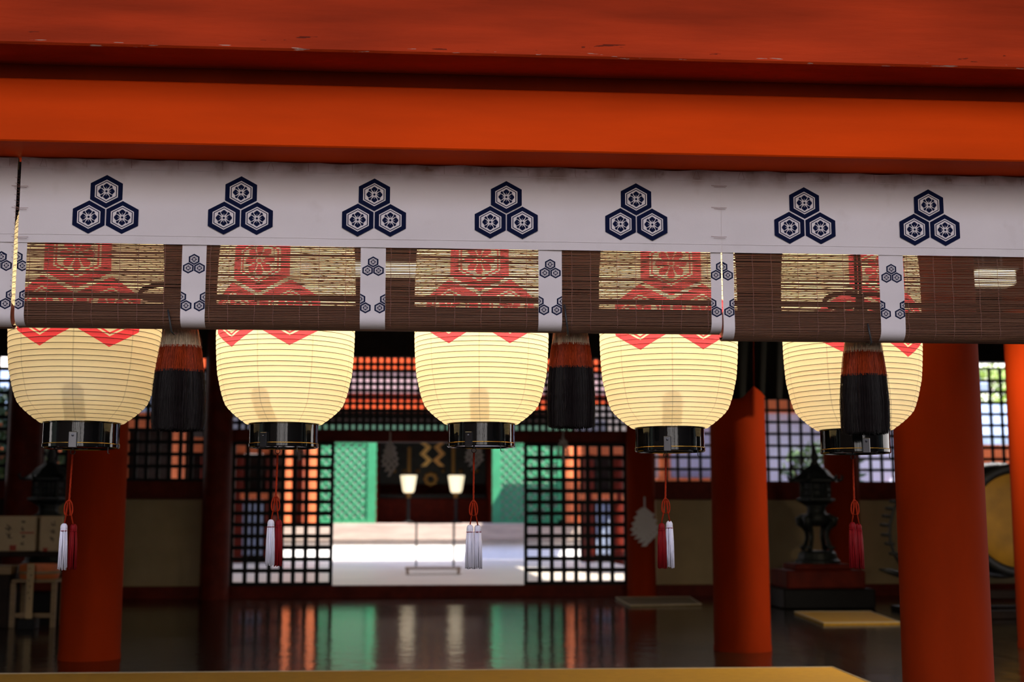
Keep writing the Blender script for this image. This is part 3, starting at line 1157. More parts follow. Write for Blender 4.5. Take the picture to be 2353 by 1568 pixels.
# cord each lantern hangs by, up to the lintel
for i, (c, sc) in enumerate(LPOS):
    mb = MB()
    zt = c.z + (LH + .69) * R0 * sc
    mb.tube([(c.x, c.y, zt), (c.x, c.y, ZC - 0.005)], 0.005, 8)
    tag(mb.build('hanging_cord', REDROPE, origin=(c.x, c.y, ZC - .01)), 'suspension cord above the %s paper lantern' % ['far left', 'second', 'middle', 'fourth', 'rightmost'][i], 'cord', 'suspension cords of the lanterns', 'thing')


# ================================================================== SILK TASSELS under the lanterns
def strands_tassel(parent, cx, cy, ztop, zbot, r0, r1, m, rng, n=46, spread=0.25, name='tassel', bandm=None):
    """bundle of fine cords below a bound head"""
    mb = MB()
    h = ztop - zbot
    hd = r0 * 2.1
    mb.lathe([(0.0004, ztop), (r0 * .55, ztop - hd * .06), (r0 * .9, ztop - hd * .3), (r0, ztop - hd * .6), (r0 * .93, ztop - hd * .9), (r0 * .82, ztop - hd)], 18, (cx, cy, 0), caps=False)
    for k in range(n):
        a = rng.uniform(0, 2 * PI)
        q = math.sqrt(rng.uniform(0.25, 1))
        rt, rb = r0 * .9 * q, r1 * q
        a2 = a + rng.uniform(-.3, .3)
        zb_ = zbot + rng.uniform(-.004, .012)
        pts = [(cx + rt * math.cos(a), cy + rt * math.sin(a), ztop - hd * .85),
               (cx + (rt * .4 + rb * .6) * math.cos(a), cy + (rt * .4 + rb * .6) * math.sin(a), ztop - h * .45),
               (cx + rb * math.cos(a2), cy + rb * math.sin(a2), zb_)]
        mb.tube(pts, [0.0028, 0.0030, 0.0024], 5)
    t = mb.build(name, m, parent, smooth=True)
    mb = MB()
    pts = [(cx + r0 * .96 * math.cos(2 * PI * k / 20), cy + r0 * .96 * math.sin(2 * PI * k / 20), ztop - hd) for k in range(21)]
    mb.tube(pts, 0.0020, 6, caps=False)
    mb.build('binding', bandm or REDSILK, t, smooth=True)
    return t


def bow_cord(parent, x, y, z0, zk, ends, lr=0.03, r=0.0042):
    """cord from z0 down to the knot at zk, a bow with two hanging loops, two tails to the tassel heads"""
    mb = MB()
    pts = []
    n = 40
    for i in range(n + 1):
        k = i / n
        z = z0 + (zk - z0) * k
        pts.append((x[0] + (x[1] - x[0]) * k + 0.0006 * math.sin(i * 1.6), y + 0.0006 * math.cos(i * 1.6), z))
    mb.tube(pts, [r * (1 + 0.12 * (i % 2)) for i in range(n + 1)], 8)
    c = mb.build('cord', REDROPE, parent, smooth=True)
    mb = MB()
    kx = x[1]
    mb.lathe([(0.0004, zk + .008), (.006, zk + .005), (.0085, zk), (.006, zk - .006), (0.0004, zk - .009)], 12, (kx, y, 0), caps=False)
    for sgn in (-1, 1):
        pts = []
        for i in range(17):
            t = i / 16
            a = t * PI
            pts.append((kx + sgn * (0.004 + lr * 0.62 * math.sin(a) ** 0.8 * (0.55 + .45 * t)), y - 0.006, zk - 0.002 - 0.066 * (1 - math.cos(a * 1.0)) / 2 * 1.0))
        # back up to the knot
        for i in range(1, 12):
            t = i / 12
            pts.append((kx + sgn * (0.004 + 0.006 * (1 - t)), y - 0.008, zk - 0.068 + 0.066 * t))
        mb.tube(pts, r * .85, 6)
    mb.build('bow', REDROPE, parent, smooth=True)
    for ex, ez in ends:
        mb = MB()
        mb.tube([(kx, y, zk), (kx + (ex - kx) * .45, y - .004, zk + (ez - zk) * .5), (ex, y, ez - .004)], r * .8, 6)
        mb.build('tail', REDROPE, parent, smooth=True)
    return c


TASS = [  # cord top px/py, knot px/py, two tassels (px, top py, bottom py, material), label
    ((167, 1042), (159, 1151), ((148, 1203, 1309, 'w'), (168, 1204, 1309, 'r')), 'red cord with one white and one dark red tassel under the far left lantern'),
    ((638, 1040), (634, 1142), ((623, 1194, 1300, 'w'), (640, 1194, 1301, 'r')), 'red cord with white and crimson tassels before the left lattice door'),
    ((1089, 1041), (1088, 1152), ((1080, 1206, 1307, 'w'), (1098, 1206, 1307, 'w')), 'red cord with two white tassels before the bright doorway'),
    ((1530, 1048), (1529, 1147), ((1520, 1202, 1306, 'r'), (1539, 1197, 1305, 'w')), 'red cord with crimson and white tassels left of the orange pillar'),
    ((1960, 1060), (1963, 1151), ((1958, 1200, 1305, 'r'), (1974, 1203, 1307, 'r')), 'red cord with two dark red tassels under the rightmost lantern'),
]
for i, (a, k, tt, lb) in enumerate(TASS):
    rng = random.Random(50 + i)
    c, sc = LPOS[i]
    pa, pk = at(a[0], a[1], YLN), at(k[0], k[1], YLN)
    ztop = c.z - 0.345 * R0 * sc - 0.026
    root = thing('silk_tassel_cord', lb, 'tassel', (pa.x, YLN, ztop), 'silk tassels hanging under the lanterns')
    ends = []
    for (px, p0, p1, mm) in tt:
        e = at(px, p0, YLN)
        ends.append((e.x, e.z))
    bow_cord(root, (pa.x, pk.x), YLN, ztop, pk.z, ends)
    mb = MB()
    mb.tube([(pa.x, YLN, ztop + .022), (pa.x, YLN, ztop + .034)], .004, 8)
    mb.tube([(pa.x + .011 * math.sin(2 * PI * q / 16), YLN, ztop + .011 + .011 * math.cos(2 * PI * q / 16)) for q in range(17)], .002, 6, caps=False)
    mb.build('hook_ring', BLACKIRON, root, smooth=True)
    for j, (px, p0, p1, mm) in enumerate(tt):
        e0, e1 = at(px, p0, YLN), at(px, p1, YLN)
        yy = YLN + (0.012 if j else -0.004)
        t = strands_tassel(root, e0.x, yy, e0.z, e1.z, 0.0165, 0.021, WHITESILK if mm == 'w' else REDSILK, rng, 60)
        t['label'] = 'white silk tassel' if mm == 'w' else 'crimson silk tassel'
        if mm == 'w' and i in (0, 3):
            pass


# ================================================================== HORSEHAIR TASSELS behind the blinds
def horsehair(px, pyt, pyb, w0, w1, splits, label, seed, loops):
    rng = random.Random(seed)
    YT = 5.86
    ct, cb = at(px, pyt, YT), at(px, pyb, YT)
    m_ = at(px + 1, pyt, YT).x - at(px, pyt, YT).x
    r0, r1 = w0 * m_ / 2, w1 * m_ / 2
    top = at(px, pyt - 40, YT)
    root = thing('horsehair_tassel', label, 'tassel', (ct.x, YT, top.z), 'tricolour horsehair tassels behind the blinds')
    zs = [top.z, at(px, splits[0], YT).z, at(px, splits[1], YT).z, cb.z]
    H = zs[0] - zs[3]

    def rad(z):
        k = (zs[0] - z) / H
        return r0 * .72 + (r1 - r0 * .72) * (1 - (1 - min(k * 1.25, 1)) ** 1.8)
    for nm, za, zb_, m, n in (('undyed_hair', zs[0], zs[1], HAIRW, 1300), ('red_hair', zs[1], zs[2], HAIRR, 1700), ('black_hair', zs[2], zs[3], HAIRB, 2200)):
        mb = MB()
        for k in range(n):
            a = rng.uniform(0, 2 * PI)
            q = rng.uniform(0.45, 1.0) ** 0.5
            stray = rng.random() < 0.03
            lean = rng.uniform(-.08, .08) + (rng.uniform(-.25, .25) if stray else 0)
            zt_, zbm = za + .003, zb_ - .004 + rng.uniform(-.004, .004)
            if nm == 'black_hair': zbm = zb_ + (q - .67) * .028 + rng.uniform(-.006, .03) * rng.random()
            pts = []
            wa, wb = rng.uniform(0, 6.28), rng.uniform(.0006, .0030)
            for t in (0, .25, .5, .75, 1):
                z = zt_ + (zbm - zt_) * t
                r = rad(z) * q * (1.05 if stray else 1) * (1 - (.03 * t ** 6 if nm == 'black_hair' else 0))
                aa = a + lean * t
                pts.append(Vector((ct.x + r * math.cos(aa) + wb * math.sin(z * 55 + wa), YT + 0.75 * r * math.sin(aa) + wb * math.cos(z * 47 + wa), z)))
            wv = 0.00085 * rng.uniform(.6, 1.3)
            # flat three-sided hair lock
            b = len(mb.v)
            for p in pts:
                t_ = Vector((-math.sin(a), math.cos(a), 0)) * wv
                n_ = Vector((math.cos(a), math.sin(a), 0)) * wv * .6
                mb.v += [p - t_, p + t_, p + n_]
            for s_ in range(4):
                for u in range(3):
                    u2 = (u + 1) % 3
                    mb.f.append((b + s_ * 3 + u, b + s_ * 3 + u2, b + s_ * 3 + 3 + u2, b + s_ * 3 + 3 + u)); mb.mi.append(0)
        # a core so that nothing shows through the bundle
        prof = [(rad(za + (zb_ - za) * t / 8) * .62, za + (zb_ - za) * t / 8) for t in range(9)]
        if nm == 'black_hair': prof = prof[:-1] + [(prof[-1][0] * .9, zb_ + .03)]
        b = len(mb.v)
        mb.lathe([(r, z) for r, z in prof], 20, (ct.x, YT, 0))
        for q in range(b, len(mb.v)): mb.v[q].y = YT + (mb.v[q].y - YT) * .75
        mb.build(nm, m, root)
    # cap, suspension cord in two strands, bow with loops
    mb = MB()
    mb.lathe([(0.0004, top.z + .03), (r0 * .4, top.z + .028), (r0 * .74, top.z + .012), (r0 * .76, top.z - .012)], 20, (ct.x, YT, 0), caps=False)
    mb.build('cap', CURTAIN, root, smooth=True)
    mb = MB()
    ztop = Z(480, YT)
    for s_ in (-1, 1):
        mb.tube([(ct.x - .012 + s_ * .009, YT, ztop), (ct.x - .012 + s_ * .009, YT, Z(665, YT)), (ct.x, YT, top.z + .02)], .0075, 8)
    mb.build('suspension_cord', CURTAIN, root, smooth=True)
    mb = MB()
    kz = Z(681, YT)
    mb.lathe([(0.0004, kz + .03), (.017, kz + .018), (.021, kz), (.014, kz - .02), (0.0004, kz - .03)], 12, (ct.x - .01, YT - .012, 0), caps=False)
    for sgn, ln in loops:
        pts = []
        for i in range(25):
            a = 2 * PI * i / 24
            rx, rz_ = ln / 2, .033
            pts.append((ct.x - .01 + sgn * (rx - rx * math.cos(a)), YT - .012, kz + .002 + rz_ * math.sin(a) - .012 * (1 - math.cos(a)) / 2))
        mb.tube(pts, .0105, 8, caps=False)
    for sgn in (-1, 1):
        mb.tube([(ct.x - .01, YT - .012, kz), (ct.x - .01 + sgn * .028, YT - .014, kz - .06), (ct.x - .01 + sgn * .03, YT - .014, kz - .11)], .0095, 8)
    mb.build('bow', CURTAIN, root, smooth=True)
    return root


horsehair(416, 760, 992, 84, 124, (797, 853), 'leftmost horsehair tassel, banded white, red and black, between the first two lanterns', 1, ((-1, .17), (1, .05)))
horsehair(1311, 758, 986, 84, 110, (792, 845), 'dark horsehair tassel between the middle and fourth lanterns', 2, ((-1, .05), (1, .05)))
horsehair(1982, 782, 1000, 88, 112, (809, 863), 'horsehair tassel hanging in front of the rightmost lantern', 3, ((-1, .165), (1, .13)))
# iron hooks that hold up the turned ends of the blinds
for px, pyA, pyB, lb in ((386, 712, 762, 'black hook on the blind above the leftmost horsehair tassel'),
                         (1297, 700, 764, 'black hook on the blind above the second horsehair tassel'),
                         (1994, 744, 786, 'black hook on the blind above the rightmost horsehair tassel')):
    a, b = at(px, pyA, YBL - .012), at(px + 8, pyB, YBL - .012)
    mb = MB()
    mb.tube([a, a.lerp(b, .6), b, b + Vector((.006, .03, -.008)), b + Vector((.006, .08, .0))], .0042, 8)
    tag(mb.build('blind_hook', BLACKIRON, smooth=True, origin=tuple(a)), lb, 'hook', 'hooks holding the blinds', 'thing')


# ================================================================== THINGS IN THE HALL
def floor_mat(quad, label, m=MATSTRAW):
    pts = [onz(px, py, 0.0) for px, py in quad]
    root = thing('straw_mat', label, 'mat', tuple(pts[0]), 'yellow straw mats on the hall floor')
    mb = MB()
    top = [p + Vector((0, 0, .022)) for p in pts]
    bot = [p + Vector((0, 0, .001)) for p in pts]
    mb.raw(bot + top, [(4, 5, 6, 7), (0, 3, 2, 1), (0, 1, 5, 4), (1, 2, 6, 5), (2, 3, 7, 6), (3, 0, 4, 7)])
    mb.build('woven_mat', m, root)
    mb = MB()
    for i in range(4):
        a, b = top[i], top[(i + 1) % 4]
        mb.tube([a, b], .006, 6)
    mb.build('edging', MATEDGE, root)
    return root


p = onz(1913, 1541)
pr = onz(1977, 1568)
mdir = (pr - p)
def px_of(v):
    d = v - Vector((0, 0, CZ))
    k = F / d.dot(_f)
    return 1176.5 + d.dot(_r) * k, 784 - d.dot(_u) * k
near = [px_of(Vector((p.x, p.y - 2.0, 0)) + Vector((mdir.x / abs(mdir.y) * 2.0, 0, 0))), (1913, 1541), px_of(Vector((-5.2, p.y + .02, 0))), px_of(Vector((-5.2, p.y - 2.0, 0)))]
floor_mat(near, 'wide yellow mat along the bottom edge of the photo')
floor_mat([(1893, 1437), (2068, 1435), (2000, 1410), (1826, 1411)], 'bright yellow mat between the orange pillar and the thick red pillar')
floor_mat([(1448, 1396), (1612, 1393), (1585, 1376), (1415, 1377)], 'dim mat on the floor by the far pillar right of the doors', mat('dimmed_brown_mat', (.13, .085, .03), .8, .12, 12))  # straw mat in a darker colour, standing in for dim light

# ceiling lights
def ceiling_light(pxa, pxb, py, Y, label, watt):
    a, b = at(pxa, py, Y), at(pxb, py, Y)
    root = thing('ceiling_lamp', label, 'lamp', ((a.x + b.x) / 2, Y, a.z + .09), 'ceiling lamps of the hall')
    mb = MB(); mb.bbox(a.x, b.x, Y - .1, Y + .1, a.z + .062, a.z + .09, .005)
    mb.tube([(a.x + .1, Y, a.z + .09), (a.x + .1, Y, ZC)], .006, 6); mb.tube([(b.x - .1, Y, a.z + .09), (b.x - .1, Y, ZC)], .006, 6)
    mb.build('housing', FIXTURE, root)
    mb = MB(); mb.bbox(a.x + .02, b.x - .02, Y - .085, Y + .085, a.z - .055, a.z + .060, .012)
    mb.build('diffuser', TUBE, root)
    li = bpy.data.lights.new('ceiling_lamp_light', 'AREA')
    li.shape = 'RECTANGLE'; li.size = (b.x - a.x) * .9; li.size_y = .15
    li.energy = watt; li.color = (1.0, .80, .48)
    lo = bpy.data.objects.new('ceiling_lamp_light', li)
    lo.location = (0, 0, a.z - .06 - root.location.z)
    COL.objects.link(lo); lo.parent = root


ceiling_light(800, 1010, 620, 14.0, 'lit ceiling lamp showing through the blind left of the middle lantern', 12)
ceiling_light(2233, 2330, 641, 10.3, 'lit ceiling lamp showing through the blind at the far right', 130)

# black drapery round the top of the orange pillar
def swag(px0, px1, pyt, low, label):
    YS = Y2 - .36
    root = None
    mb = MB()
    n, m_ = 24, 14
    vs = []
    for side in (0, 1):
        for j in range(m_ + 1):
            for i in range(n + 1):
                k = i / n
                px = px0 + (px1 - px0) * k
                yb = low(k)
                py = pyt + (yb - pyt) * j / m_
                v = at(px, py, YS)
                v.y += .018 * math.sin(k * 13 + j * .2) * (.4 + j / m_) + side * .012
                vs.append(v)
    w = n + 1
    fs = []
    for j in range(m_):
        for i in range(n):
            q = j * w + i
            fs.append((q, q + w, q + w + 1, q + 1))
            q += (m_ + 1) * w
            fs.append((q, q + 1, q + w + 1, q + w))
    mb.raw(vs, fs)
    c = at((px0 + px1) / 2, pyt, YS)
    tag(mb.build('black_drape', CURTAIN, smooth=True, origin=tuple(c)), label, 'curtain', 'black drapes by the orange pillar', 'thing')


swag(1640, 1732, 345, lambda k: 917 - 30 * max(0, (k - .62) / .38) ** 1.5, 'black drape left of the orange pillar top, behind the fourth lantern')
swag(1734, 1812, 345, lambda k: 887 + 29 * min(1, k / .42) ** .8, 'black drape right of the orange pillar top, beside the rightmost lantern')

# ---- bronze lanterns
def bronze_lantern(c):
    root = thing('bronze_lantern', 'tall dark bronze lantern on a stepped stand before the cream panel, right side', 'lantern', tuple(c), 'bronze floor lanterns')
    def L(name, prof, n=6, m=BRONZE, par=root, sm=False):
        mb = MB(); mb.lathe(prof, n, tuple(c)); return mb.build(name, m, par, smooth=sm)
    mb = MB()
    mb.bbox(c.x - .62, c.x + .62, c.y - .5, c.y + .5, 0.0, .26, .02)
    mb.build('lower_step', BLACKW, root)
    mb = MB()
    mb.bbox(c.x - .55, c.x + .52, c.y - .42, c.y + .42, .26, .50, .02)
    mb.bbox(c.x - .40, c.x + .38, c.y - .32, c.y + .32, .50, .58, .02)
    mb.build('upper_step', DARKRED, root)
    L('foot_plate', [(.30, .58), (.30, .62), (.27, .64), (.25, .72), (.21, .75)], 24)
    for k in range(4):
        a = PI / 4 + k * PI / 2
        ca, sa = math.cos(a), math.sin(a)
        pr = [(.20, .75), (.22, .79), (.18, .82), (.15, .92), (.155, 1.0), (.19, 1.07), (.25, 1.12), (.27, 1.17), (.20, 1.20), (.12, 1.2)]
        mb = MB()
        mb.tube([(c.x + r * ca, c.y + r * sa, z) for r, z in pr], [.028, .05, .032, .03, .032, .042, .055, .055, .05, .04], 8)
        mb.build('leg', BRONZE, root, smooth=True)
    L('neck', [(.05, 1.08), (.17, 1.12), (.20, 1.2), (.13, 1.26), (.12, 1.33), (.15, 1.36)], 24, sm=True)
    L('platform', [(.14, 1.355), (.22, 1.40), (.27, 1.43), (.27, 1.46), (.18, 1.47)], 6)
    mb = MB()
    for k in range(6):
        a = k * PI / 3
        a2 = a + PI / 3
        p0 = Vector((c.x + .20 * math.cos(a), c.y + .20 * math.sin(a), 0)); p1 = Vector((c.x + .20 * math.cos(a2), c.y + .20 * math.sin(a2), 0))
        mb.tube([p0 + Vector((0, 0, 1.46)), p0 + Vector((0, 0, 1.70))], .02, 6)
        for q in range(1, 4):
            pm = p0.lerp(p1, q / 4)
            mb.tube([pm + Vector((0, 0, 1.46)), pm + Vector((0, 0, 1.70))], .008, 5)
        for zz in (1.50, 1.58, 1.68):
            mb.tube([p0 + Vector((0, 0, zz)), p1 + Vector((0, 0, zz))], .012, 5)
    mb.lathe([(.10, 1.46), (.14, 1.5), (.14, 1.68), (.1, 1.7)], 12, tuple(c))
    mb.build('fire_box', BRONZE, root)
    rf = L('cap_roof', [(.20, 1.69), (.335, 1.685), (.33, 1.71), (.25, 1.76), (.18, 1.84), (.09, 1.90), (.06, 1.92)], 6)
    for k in range(6):
        a = k * PI / 3
        mb = MB()
        ca, sa = math.cos(a), math.sin(a)
        mb.tube([(c.x + r * ca, c.y + r * sa, z) for r, z in ((.25, 1.75), (.33, 1.70), (.37, 1.715), (.385, 1.76), (.36, 1.775))], [.02, .022, .02, .016, .01], 6)
        mb.build('roof_scroll', BRONZE, rf, smooth=True)
    L('finial', [(.05, 1.90), (.075, 1.93), (.04, 1.96), (.055, 2.0), (.06, 2.03), (.03, 2.1), (.012, 2.17), (.0005, 2.2)], 16, sm=True)
    return root


bc = Vector((X(1876, 16.9), 16.9, 0))
br = bronze_lantern(bc)
br.scale = (.94, .94, .94)
dup(br, (X(110, 16.9), 16.9, 0), 'dark bronze lantern silhouette under the far left lantern, behind the offering boxes', 0.2, .94)

# ---- big drum
dc = at(2336, 1196, 14.6)
root = thing('big_drum', 'large tan hide drum with black rim between the two right pillars', 'drum', (dc.x, dc.y, 0))
rd = .60
mb = MB(); mb.lathe([(rd * .93, -.05), (rd, -.02), (rd * 1.06, .18), (rd * 1.12, .5), (rd * 1.06, .82), (rd, 1.02)], 64, (dc.x, dc.y, dc.z), 'y')
mb.build('drum_shell', mat('black_glossy_shell', (.01, .01, .012), .15, .1), root, smooth='auto')
mb = MB(); mb.lathe([(.0005, -.075), (rd * .5, -.07), (rd * .86, -.058), (rd * .88, -.045)], 64, (dc.x, dc.y, dc.z), 'y', caps=False)
mb.build('drum_head', SKIN_DRUM, root, smooth=True)
mb = MB()
mb.tube([(dc.x + rd * .97 * math.cos(2 * PI * k / 64), dc.y - .04, dc.z + rd * .97 * math.sin(2 * PI * k / 64)) for k in range(65)], .055, 8, caps=False)
mb.build('rim_band', BLACKIRON, root, smooth=True)
for sx in (-1, 1):
    for yy in (.08, .9):
        mb = MB()
        mb.tube([(dc.x + sx * .52, dc.y + yy, 0.03), (dc.x + sx * .40, dc.y + yy, dc.z - rd * .75)], [.06, .05], 8)
        mb.build('leg', DARKWOOD, root)
mb = MB()
for yy in (.08, .9):
    mb = MB()
    mb.bbox(dc.x - .62, dc.x + .62, dc.y + yy - .06, dc.y + yy + .06, 0, .09, .01)
    mb.build('sledge_foot', DARKWOOD, root)
mb = MB()
mb.bbox(dc.x - .48, dc.x + .48, dc.y + .02, dc.y + .14, .22, .32, .01)
mb.build('stand_frame', DARKWOOD, root)

# ---- curved stem with stubby spikes
YS = 16.0
stem = [(2066, 1150), (2056, 1166), (2050, 1185), (2045, 1206), (2044, 1228), (2047, 1250), (2056, 1276), (2070, 1300)]
sp = [at(a, b, YS) for a, b in stem]
root = thing('spiked_stem_stand', 'black curved stem with stubby side spikes left of the thick red pillar', 'stand', (sp[-1].x, YS, 0))
mb = MB(); mb.tube(sp, .02, 8)
mb.tube([sp[-1], sp[-1] + Vector((.1, 0, -.15)), (sp[-1].x + .15, YS, 0.05)], .03, 8)
mb.build('stem', BLACKIRON, root, smooth=True)
for (a, b) in ((2053, 1153), (2043, 1169), (2036, 1187), (2031, 1207), (2034, 1230), (2042, 1250), (2052, 1273)):
    q = at(a, b, YS)
    mb = MB(); mb.tube([q + Vector((-.05, 0, .006)), q + Vector((.0, 0, 0)), q + Vector((.075, 0, -.006))], [.018, .024, .014], 8)
    mb.build('spike', BLACKIRON, root, smooth=True)
q0, q1 = at(2020, 1309, YS), at(2066, 1326, YS)
mb = MB(); mb.tube([q0, q0.lerp(q1, .5) + Vector((0, 0, .02)), q1 + Vector((.1, 0, 0))], [.012, .035, .045], 8)
mb.build('leaf_foot', BLACKIRON, root, smooth=True)
mb = MB(); mb.bbox(q1.x - .05, q1.x + .5, YS - .2, YS + .2, 0, .06, .01)
mb.build('base', BLACKIRON, root)

# ---- offerings at the left
YO = 15.4
def strokes(parent, x0, x1, z0, z1, Y, seed, n):
    rng = random.Random(seed)
    mb = MB()
    w, h = x1 - x0, z1 - z0
    for k in range(n):
        cx, cz = x0 + w * rng.uniform(.25, .75), z0 + h * (1 - (k + .5) / n)
        s = min(w * .5, h / n * .8)
        for q in range(5):
            a = rng.choice((0, 0, PI / 2, .8, -.8))
            ox, oz = rng.uniform(-.3, .3) * s, rng.uniform(-.35, .35) * s
            l = s * rng.uniform(.3, .55)
            d = Vector((math.cos(a), 0, math.sin(a))) * l
            c = Vector((cx + ox, Y, cz + oz))
            mb.tube([c - d, c, c + d], [s * .05, s * .075, s * .03], 5)
    mb.build('brush_writing', INK, parent)


zt = at(50, 1268, YO).z
def slanted(px0, px1, name, label, y0=1186, dep=.34):
    a, b = at(px0, 1268, YO), at(px1, y0, YO)
    root = thing(name, label, 'offering box', ((a.x + b.x) / 2, YO, zt), 'white wrapped offering boxes')
    mb = MB(); mb.bbox(a.x, b.x, YO, YO + dep, zt + .001, b.z, .012)
    mb.build('wrapped_box', mat('ivory_wrapping_paper', (.50, .38, .23), .8, .06), root)
    return root, a.x, b.x, b.z


r1, xa, xe, ztp = slanted(-12, 84, 'offering_box', 'larger ivory offering box with brush writing at the left edge')
strokes(r1, xa + .10, xa + .22, zt + .12, ztp - .08, YO - .004, 3, 2)
strokes(r1, xe - .17, xe - .09, zt + .05, ztp - .03, YO - .004, 4, 4)
mb = MB(); mb.box(xe - .17, xe - .02, YO - .004, YO, zt + .20, zt + .215); mb.build('red_line', REDINK, r1); mb = MB(); mb.box(xa + .16, xa + .23, YO - .004, YO, zt + .01, zt + .07); mb.build('red_seal', REDINK, r1)
r2, xa, xe, ztp = slanted(88, 147, 'offering_box', 'smaller ivory offering box with brush writing, next to the dark pillar')
strokes(r2, xa + .10, xa + .2, zt + .1, ztp - .05, YO - .004, 5, 3)
mb = MB(); mb.box(xa + .05, xa + .10, YO - .004, YO, zt + .0, zt + .04); mb.build('red_seal', REDINK, r2)
ta, tb = X(-40, YO), X(158, YO)
root = thing('offering_table', 'dark wooden table carrying the two ivory offering boxes', 'table', ((ta + tb) / 2, YO, 0))
mb = MB(); mb.bbox(ta, tb, YO - .08, YO + .45, zt - .06, zt, .008); mb.build('table_top', DARKWOOD, root)
for xx in (ta + .04, tb - .04):
    for yy in (YO - .03, YO + .4):
        mb = MB(); mb.bbox(xx - .03, xx + .03, yy - .03, yy + .03, 0, zt - .06, .004); mb.build('leg', DARKWOOD, root)
YO2 = 14.4
oa, ob_ = at(44, 1330, YO2), at(138, 1296, YO2)
cx = (oa.x + ob_.x) / 2
root = thing('orange_tub', 'round orange lacquered tub on a low stand under the offering boxes', 'tub', (cx, YO2, oa.z))
mb = MB(); rr = (ob_.x - oa.x) / 2
mb.lathe([(rr * .90, oa.z), (rr * .98, oa.z + .02), (rr, ob_.z - .02), (rr * .98, ob_.z), (rr * .9, ob_.z), (rr * .88, oa.z + .03), (0.0005, oa.z + .03)], 40, (cx, YO2, 0), caps=False)
mb.build('body', ORANGEBOX, root, smooth='auto')
mb = MB(); mb.lathe([(rr * 1.005, oa.z + .05), (rr * 1.015, oa.z + .055), (rr * 1.015, oa.z + .075), (rr * 1.005, oa.z + .08)], 40, (cx, YO2, 0), caps=False)
mb.build('hoop', PALEWOOD, root, smooth=True)
root = thing('low_stand', 'pale wooden low stand holding the orange tub', 'stand', (cx, YO2, 0))
mb = MB(); mb.bbox(cx - rr * 1.1, cx + rr * 1.1, YO2 - rr, YO2 + rr, oa.z - .035, oa.z - .001, .006); mb.build('top_board', PALEWOOD, root)
for sx in (-1, 1):
    for sy in (-1, 1):
        mb = MB(); mb.bbox(cx + sx * rr - .025, cx + sx * rr + .025, YO2 + sy * rr * .9 - .025, YO2 + sy * rr * .9 + .025, 0.0, oa.z - .035, .004); mb.build('leg', PALEWOOD, root)
mb = MB(); mb.bbox(cx - rr, cx + rr, YO2 - rr * .93, YO2 - rr * .87, .10, .15, .004); mb.build('front_rail', PALEWOOD, root)
YO3 = YO2 - rr - .12
a, b = at(59, 1388, YO3), at(79, 1296, YO3)
root = thing('name_board', 'narrow upright board with a column of brush writing, before the orange tub', 'sign', ((a.x + b.x) / 2, YO3, 0))
mb = MB(); mb.bbox(a.x, b.x, YO3 - .012, YO3 + .012, .10, b.z, .004); mb.build('board', mat('pale_sign_wood', (.40, .28, .14), .7, .1, 8, stretch=(3, 1, .4)), root)
strokes(root, a.x + .01, b.x - .01, a.z + .02, b.z - .02, YO3 - .014, 8, 6)
mb = MB(); mb.bbox(a.x - .05, b.x + .05, YO3 - .1, YO3 + .1, 0, .10, .006); mb.build('foot_block', BLACKW, root)
a, b = at(-20, 1330, YO2), at(36, 1308, YO2)
root = thing('wooden_chest', 'small pale chest at the left edge beside the orange tub', 'chest', ((a.x + b.x) / 2, YO2, 0))
mb = MB(); mb.bbox(a.x, b.x, YO2 - .2, YO2 + .2, 0, b.z - .05, .006); mb.build('body', DARKWOOD, root)
mb = MB(); mb.bbox(a.x - .01, b.x + .01, YO2 - .21, YO2 + .21, b.z - .05, b.z + .04, .006); mb.build('lid', PALEWOOD, root)


# ---- folded white paper streamers
def streamer(px, pyt, pyb, wpx, Y, label, n=5, m=PAPERW, seed=0, name='paper_streamer'):
    rng = random.Random(seed)
    t, b = at(px, pyt, Y), at(px, pyb, Y)
    w = wpx * (at(px + 1, pyt, Y).x - at(px, pyt, Y).x)
    root = thing(name, label, 'paper streamer', tuple(t), 'white paper streamers')
    H = t.z - b.z
    mb = MB(); mb.tube([t + Vector((0, 0, .0)), t + Vector((0, 0, -H * .35))], .012, 6); mb.build('cord', m, root)
    for k in range(n):
        a0 = (k - (n - 1) / 2) / max(1, (n - 1) / 2)
        z0 = t.z - H * (.22 + .08 * abs(a0))
        z1 = b.z + H * .22 * abs(a0)
        sw = w * .20
        yy = Y - .03 * (1 - abs(a0)) + rng.uniform(-.01, .01)
        segs = 4
        left, right = [], []
        for s_ in range(segs * 2 + 1):
            kk = s_ / (segs * 2)
            zz = z0 + (z1 - z0) * kk
            off = a0 * w * (.18 + .22 * min(1, kk * 1.6)) + (sw * .35 if (s_ // 1) % 2 else -sw * .35)
            left.append((t.x + off - sw / 2, zz)); right.append((t.x + off + sw / 2, zz))
        mb = MB(); mb.prism(left + right[::-1], yy - .002, yy + .002)
        mb.build('zigzag_strip', m, root)
    return root


streamer(897, 992, 1096, 36, YB - .153, 'white paper streamer hanging at the left of the doorway', seed=1)
streamer(1090, 992, 1082, 40, YB - .153, 'white paper streamer behind the middle lantern base', seed=2)
streamer(1294, 988, 1066, 26, YB - .153, 'grey white paper streamer hanging before the right lattice door', seed=3, n=3)
streamer(1481, 1142, 1256, 60, YB - .37 - .23, 'large bunch of white paper on the far pillar right of the doors', n=7, seed=4)
streamer(689, 1010, 1058, 22, YB - .153, 'small grey paper streamer under the second lantern', seed=5, n=3)

